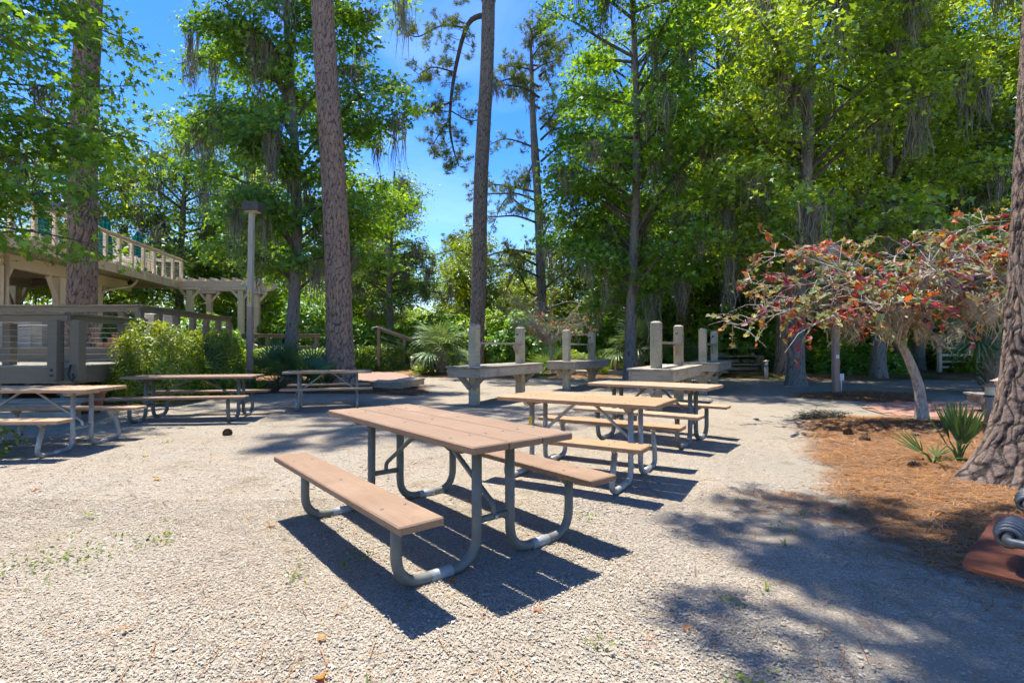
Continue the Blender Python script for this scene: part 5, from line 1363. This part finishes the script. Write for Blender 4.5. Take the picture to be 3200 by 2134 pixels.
pN2 = palm_leaves(65, 4, .20, .38, (.4, 1.1), 6, 1.1, (.04, .085, .025), (.07, .12, .035), droop=.03)
palmetto('small sprig of palmetto left of the young upright one', (4.33, 5.35, .07), pN2, 2.2, .9)

def sabal(label, loc, seed, h, nf, Lf, rz=0):
    T = thing('sabal_palm', label, 'palm', loc, rz, 'sabal palms'); rs = np.random.default_rng(seed)
    fm = palm_leaves(seed, nf, .85, Lf, (-.15, 1.4), 28, 4.4, (.10, .17, .06), (.27, .35, .14), z0=h, droop=.42); ob('fronds', fm[0], MT['palm'], T); ob('stalks', fm[1], MT['palm_stalk'], T)
    mb = MB(); mb.tube([(0, 0, -.1), (0, 0, h * .5), (0, 0, h + .1)], [.24, .20, .14], 14); tr = ob('trunk', mb.mesh('trunk', True), MT['palm_trunk'], T)
    for k in range(30):
        a = k * 2.4; z = .05 + k / 30 * h; d = Vector((math.cos(a), math.sin(a), 0)); r_ = .22 - .06 * z / h
        beam('boot', MT['palm_trunk'], tr, d * r_ * .8 + Vector((0, 0, z)), d * (r_ + .17) + Vector((0, 0, z + .26)), .09, .045)
    return T
sabal('young sabal palm with booted trunk before the hedge', (-3.2, 23.4, .05), 66, .95, 24, .95)
sabal('sabal palm fronds rising behind the tallest post stand', (5.6, 23.2, .05), 67, 1.0, 22, 1.0, 1.0)
sabal('sabal palm half hidden behind the big close pine at the right', (13.2, 14.2, 0), 68, 1.5, 22, .95, 2.0)

# strap leaved groundcover
def strap_clump(seed, n, h):
    rs = np.random.default_rng(seed); V = []; F = []; C = []
    for k in range(n):
        a = rs.uniform(0, 2 * PI); e = rs.uniform(.6, 1.4); d = np.array([math.cos(a) * math.cos(e), math.sin(a) * math.cos(e), math.sin(e)]); s = unit(np.cross(d, [0, 0, 1.])); L_ = h * rs.uniform(.7, 1.15); b0 = np.array([rs.normal(0, .08), rs.normal(0, .08), 0]); i = len(V)
        for t_, w_ in ((0, .12), (.35, .8), (.65, 1.), (.85, .7), (1., .03)):
            c = b0 + d * L_ * t_ + np.array([0, 0, -.25 * L_ * t_ ** 2.5]); w = s * L_ * .085 * w_; V += [c - w, c + w]
        F += [(i + 2 * j, i + 2 * j + 1, i + 2 * j + 3, i + 2 * j + 2) for j in range(4)]
        q = rs.random(); C += [np.array([.06, .13, .02]) * (1 - q) + np.array([.20, .28, .04]) * q] * 10
    return mesh_np('leaves', np.array(V), [np.array(F)], np.array(C))
sm1, sm2 = strap_clump(71, 26, .62), strap_clump(72, 22, .55)
for k, (x, y, s_, lab) in enumerate([(-7.7, 12.75, 1.0, 'strap leaved plant left of the lamp post foot'), (-7.15, 13.1, .95, 'strap leaved plant behind the rose topped table'), (-7.0, 14.2, .9, 'strap leaved plant at the lamp post foot'), (-5.6, 14.8, .8, 'strap leaved plant by the big pine root'),
        (-4.4, 24.3, 1.0, 'yellow green strap plant left of the bollard'), (-4.0, 23.6, .95, 'yellow green strap plant right of the bollard'), (-3.6, 23.0, .9, 'yellow green strap plant at the sabal trunk'), (-2.5, 23.2, 1.0, 'strap plant right of the sabal trunk'), (-.3, 22.6, 1.0, 'strap plant right of the drooping limb pine'), (.4, 22.9, 1.05, 'strap plant seen between the first stand posts'), (1.2, 22.6, 1.05, 'strap plant under the bare little tree'), (2.6, 22.9, .9, 'strap plant behind the smallest stand')]):
    tag(ob('strap_leaf_plant', sm1 if k % 2 else sm2, MT['leaf'], None, (x, y, .06), (0, 0, k * 1.3)), lab, 'plant', 'strap leaved plants in the beds').scale = (s_ * 1.15,) * 3
def grass_mesh(seed, n, h, w=.006, col=((.06, .12, .02), (.22, .30, .06))):
    rs = np.random.default_rng(seed); a = rs.uniform(0, 2 * PI, n); e = rs.uniform(.7, 1.5, n); L_ = h * rs.uniform(.6, 1.1, n); d = np.stack([np.cos(a) * np.cos(e), np.sin(a) * np.cos(e), np.sin(e)], 1); s = np.stack([-np.sin(a), np.cos(a), 0 * a], 1) * w; b = rs.normal(0, .06 * h / .5, (n, 3)) * [1, 1, 0]
    m = b + d * L_[:, None] * .6; tp = m + (d * .4 + np.array([0, 0, -.22])) * L_[:, None]
    V = np.stack([b - s, b + s, m - s * .8, m + s * .8, tp], 1).reshape(-1, 3); i = np.arange(n)[:, None] * 5; c = rs.random((n, 1)); col = np.array(col[0]) * (1 - c) + np.array(col[1]) * c
    return mesh_np('blades', V, [i + np.array([0, 1, 3, 2]), i + np.array([2, 3, 4])], np.repeat(col, 5, 0))
gm = grass_mesh(75, 260, .75, .008)
for x, y, lab in ((-1.0, 22.4, 'tall grass tuft right of the drooping limb pine'), (-2.4, 24.6, 'tall grass tuft behind the sabal trunk'), (4.0, 22.7, 'pale grass tuft left of the sweetgum trunk'), (5.2, 24.9, 'grass tuft at the rail fence post')):
    tag(ob('grass_tuft', gm, MT['leaf'], None, (x, y, .05), (0, 0, x)), lab, 'grass', 'grass tufts at the bed edge')

# ------------------------------------------------------------------ redbud with red leaves, bare little tree
def redbud(name, label, loc, trunk, tips, seed, nleaf, cols, lsize, moss_pts, matt, rscale=1.):
    T = thing(name, label, 'tree', loc, 0, None); rs = np.random.default_rng(seed); fork = np.array(trunk[-1]); P = smooth_path(trunk, 6); n = len(P)
    mb = MB(); mb.tube(P, [rscale * (.085 - .035 * i / n + .05 * math.exp(-i / 3)) for i in range(n)], 14); ob('trunk', mb.mesh('trunk', True), MT['twig_pale'], T)
    paths = []; LC = []; LT = []; sid = []; si = 0
    for tp in tips:
        tp = np.array(tp); mid = fork + (tp - fork) * .45 + np.array([0, 0, .22 * np.linalg.norm(tp - fork) ** .5]) + rs.normal(0, .12, 3)
        Q = smooth_path([fork, fork + (mid - fork) * .5 + rs.normal(0, .08, 3), mid, mid + (tp - mid) * .55 + rs.normal(0, .1, 3), tp], 5); m = len(Q); paths.append((Q, [max(.006, rscale * .042 * (1 - .9 * k / m)) for k in range(m)]))
        for k in range(5, m):
            for _ in range(2):
                q0 = np.array(Q[k]); dr = unit(np.array(Q[min(k + 1, m - 1)] - Q[k - 1]) + rs.normal(0, .7, 3) * np.array([1, 1, .55])); L_ = rs.uniform(.3, .8) * rscale ** .5
                q = [q0, q0 + dr * L_ * .5 + np.array([0, 0, .05]), q0 + dr * L_ + np.array([0, 0, -.10 * L_])]; paths.append((q, [.007, .005, .003])); si += 1
                if rs.random() < nleaf:
                    nn2 = rs.integers(5, 11)
                    for j in range(nn2): LC.append(q[1] + (q[2] - q[1]) * (j / nn2 * 1.2) + np.array([0, 0, -.03]) + rs.normal(0, .02, 3)); LT.append(dr * .5 + np.array([0, 0, -.9])); sid.append(si)
    ob('branches', tubes(paths, 6), MT['twig_pale'], T)
    LC = np.array(LC); LT = np.array(LT); sid = np.array(sid); n = len(LC); pal = np.array(cols); pick = rs.integers(0, len(pal), si + 1)[sid]; jump = rs.random(n) < .3; pick[jump] = rs.integers(0, len(pal), jump.sum()); col = pal[pick] * rs.uniform(.85, 1.4, (n, 1))
    v, f, c = leaves(LC, rs.normal(0, .6, (n, 3)) + np.array([.1, -.45, .75]), lsize, HEART, col, rs, LT); ob('crown', mesh_np('crown', v, [f], c), MT['red_leaf'], T)
    if moss_pts is not None: tag(ob('moss', moss_mesh(np.array(moss_pts), rs.uniform(.25, .7, len(moss_pts)), rs, 44, .075, .008, (.30, .27, .19), (.52, .48, .36)), MT['moss_pale'], T), kind='stuff')
    return T
rs = np.random.default_rng(99)
tips = [(-2.9, -.2, 1.85), (-2.6, .5, 2.35), (-2.2, -.6, 1.55), (-2.4, .1, 2.75), (-1.9, -.4, 2.3), (-1.5, .7, 2.9), (-1.6, -.9, 1.9), (-1.0, .9, 3.1), (-.6, -.9, 2.5), (0, -.7, 2.9), (.5, .8, 3.1), (.9, -.6, 2.75), (1.3, .2, 3.35), (1.7, -.3, 2.9), (1.5, .9, 2.5), (1.6, -.8, 2.2), (2.1, .3, 3.3), (2.3, -.2, 2.5), (.6, -1.0, 2.0), (-2.9, .6, 1.6), (-.9, -.5, 1.75), (1.9, .6, 1.9), (-2.1, 1.0, 2.0), (2.6, .5, 2.9)]
mpts = [(rs.uniform(-.1, 1.5), rs.uniform(-1.1, -.2), rs.uniform(1.75, 2.35)) for _ in range(22)] + [(rs.uniform(-1.8, .0), rs.uniform(-.9, .2), rs.uniform(1.4, 1.9)) for _ in range(10)]
RC = [(.20, .035, .05), (.30, .045, .03), (.36, .11, .025), (.38, .17, .035), (.33, .24, .05), (.28, .25, .07), (.17, .23, .08), (.22, .25, .13), (.17, .05, .06), (.28, .20, .11), (.24, .25, .08), (.18, .24, .10), (.15, .20, .07)]
redbud('redbud_tree', 'small spreading tree with red and orange leaves and hanging moss', (6.83, 8.64, .05), [(0, 0, -.1), (-.03, 0, .3), (-.06, .02, .62), (-.2, .03, 1.02), (-.33, .02, 1.32), (-.25, 0, 1.62)], tips, 91, .68, RC, .092, mpts, None)
rs = np.random.default_rng(98)
tips2 = [(rs.uniform(-2.1, 2.0), rs.uniform(-1, 1), rs.uniform(1.7, 3.4)) for _ in range(22)]
redbud('bare_little_tree', 'nearly bare small tree with pale twigs between two stands', (1.75, 22.8, .05), [(0, 0, -.1), (.02, 0, .5), (-.05, 0, 1.0), (-.1, 0, 1.35)], tips2, 92, .10, [(.42, .14, .07), (.16, .26, .06), (.40, .10, .08), (.28, .32, .08), (.16, .26, .06)], .10, None, None, 1.0)

# ------------------------------------------------------------------ small things on the ground
def cone_mesh(seed):
    rs = np.random.default_rng(seed); mb = MB(); n = 9
    for k in range(7):
        z = .012 * k; r_ = .034 * math.sin((k + 1) / 8.3 * PI) + .008
        for j in range(n):
            a = 2 * PI * (j + .5 * (k % 2)) / n; d = Vector((math.cos(a), math.sin(a), 0)); s = Vector((-d.y, d.x, 0))
            mb.add([d * r_ * .3 + s * .006 + Vector((0, 0, z)), d * r_ * .3 - s * .006 + Vector((0, 0, z)), d * r_ - s * .008 + Vector((0, 0, z + .012)), d * r_ * 1.08 + Vector((0, 0, z + .016)), d * r_ + s * .008 + Vector((0, 0, z + .012))], [(0, 1, 2, 3, 4)])
    return mb.mesh('pine_cone')
cm = cone_mesh(1)
for k, (x, y, lab) in enumerate([(5.35, 6.95, 'pine cone at mid bed on the straw'), (4.6, 6.9, 'pine cone near the gravel edge of the straw bed'), (5.5, 5.95, 'pine cone left of the young palmetto'), (4.1, 5.2, 'pine cone among dark straw, two metres from the big pine'), (4.6, 4.95, 'pine cone close to the big pine root'), (4.8, 7.4, 'pine cone in the sunny top of the straw bed'), (-4.15, 7.6, 'brown pine cone lying on gravel before the rose topped table')]):
    tag(ob('pine_cone', cm, MT['cone'], None, (x, y, .06 if x > 0 else .035), (1.5, .3 * k, k * 1.1)), lab, 'pine cone', 'fallen pine cones').scale = (1.5,) * 3
rs = np.random.default_rng(95)
def fallen(label, x, y, c, s_, tip_=.3):
    v, f = STAR; q = v.copy(); q[:, 2] = -1.6 * np.abs(q[:, 0]) * .25 + .35 * np.abs(q[:, 1])
    me = mesh_np('fallen_leaf', q, [f], np.repeat(np.array(c)[None], len(q), 0) * rs.uniform(.75, 1.2, (len(q), 1)))
    tag(ob('fallen_leaf', me, MT['red_leaf'], None, (x, y, .022), (rs.normal(0, .2), rs.normal(0, .2), rs.uniform(0, 6))), label, 'leaf', 'fallen leaves on the gravel').scale = (s_,) * 3
for lab, x, y, c, s_ in (('crumpled orange star leaf on open gravel near the bottom edge', -.74, 2.0, (.45, .20, .02), .10), ('small orange leaf above the crumpled star leaf', -.83, 2.28, (.45, .22, .05), .07), ('orange leaf under the shadow of the nearest table', -.33, 2.82, (.42, .13, .02), .075),
    ('pale orange leaf left of the nearest bench', -1.72, 3.72, (.50, .30, .10), .09), ('yellow leaf on gravel below the left edge table', -3.4, 5.0, (.48, .30, .03), .10), ('orange leaf on gravel right of the nearest table shadow', .12, 2.5, (.40, .14, .03), .06), ('brown leaf at the lower middle gravel', .78, 2.35, (.30, .13, .04), .07), ('yellow leaf between the left tables', -4.3, 6.1, (.50, .34, .03), .11), ('reddish leaf on gravel near the left edge', -4.2, 4.6, (.35, .10, .04), .09), ('tiny orange leaf at the lower left gravel', -1.75, 2.35, (.45, .17, .03), .05)):
    fallen(lab, x, y, c, s_)
# sprouts and creeping weeds
rs = np.random.default_rng(96); C = []; N = []
for (x, y, k, sp) in ((-2.75, 3.1, 90, .16), (-2.35, 3.45, 35, .07), (-2.6, 3.3, 60, .2), (-.9, 3.15, 16, .04), (-3.2, 3.9, 12, .05), (-1.05, 4.4, 26, .06), (-1.5, 4.6, 20, .05), (.55, 3.9, 14, .05), (.35, 2.2, 18, .04), (1.1, 2.6, 16, .05), (.9, 1.95, 40, .06), (-1.2, 2.9, 14, .05), (-4.6, 6.9, 30, .06), (1.9, 3.6, 18, .06), (-6.1, 5.9, 90, .12), (-5.9, 6.1, 70, .10)):
    C.append(np.stack([rs.normal(x, sp, k), rs.normal(y, sp, k), np.abs(rs.normal(.02, .02, k)) + (rs.uniform(0, .35, k) if k in (90, 70) and x < -5 else 0)], 1))
C = np.concatenate(C); n = len(C)
v, f, c = leaves(C, np.array([0, 0, 1.]) + rs.normal(0, .5, (n, 3)), np.where(C[:, 0] < -5, .075, .030), OVAL, greens(n, rs, (.05, .10, .015), (.12, .20, .02), (.32, .36, .03)), rs)
tag(ob('weeds', mesh_np('weeds', v, [f], c), MT['leaf']), 'tiny green weeds and seedlings sprouting from the gravel', 'weeds', kind='stuff')
gs = grass_mesh(76, 7, .09, .0035)
for k, (x, y, lab) in enumerate([(-.52, 1.93, 'grass sprout in the nearest bench shadow'), (-.98, 3.02, 'grass sprout beside the nearest bench shadow'), (1.75, 3.35, 'grass sprout at the straw bed edge'), (2.2, 3.95, 'grass sprout in the gravel left of the straw'), (1.35, 2.75, 'grass sprout left of the grill'), (2.55, 4.0, 'bright sprout on the straw edge')]):
    tag(ob('grass_sprout', gs, MT['leaf'], None, (x, y, .005), (0, 0, k)), lab, 'grass', 'grass sprouts in the gravel')
rs = np.random.default_rng(97); 
mo = moss_mesh(np.array([(0, 0, .07), (.2, .05, .08), (.4, 0, .07), (-.15, .05, .05)]), np.array([.07] * 4), rs, 160, .09, .010)
tag(ob('fallen_moss', mo, MT['moss'], None, (5.35, 9.2, .02)), 'grey green clump of fallen moss where straw meets gravel', 'moss')
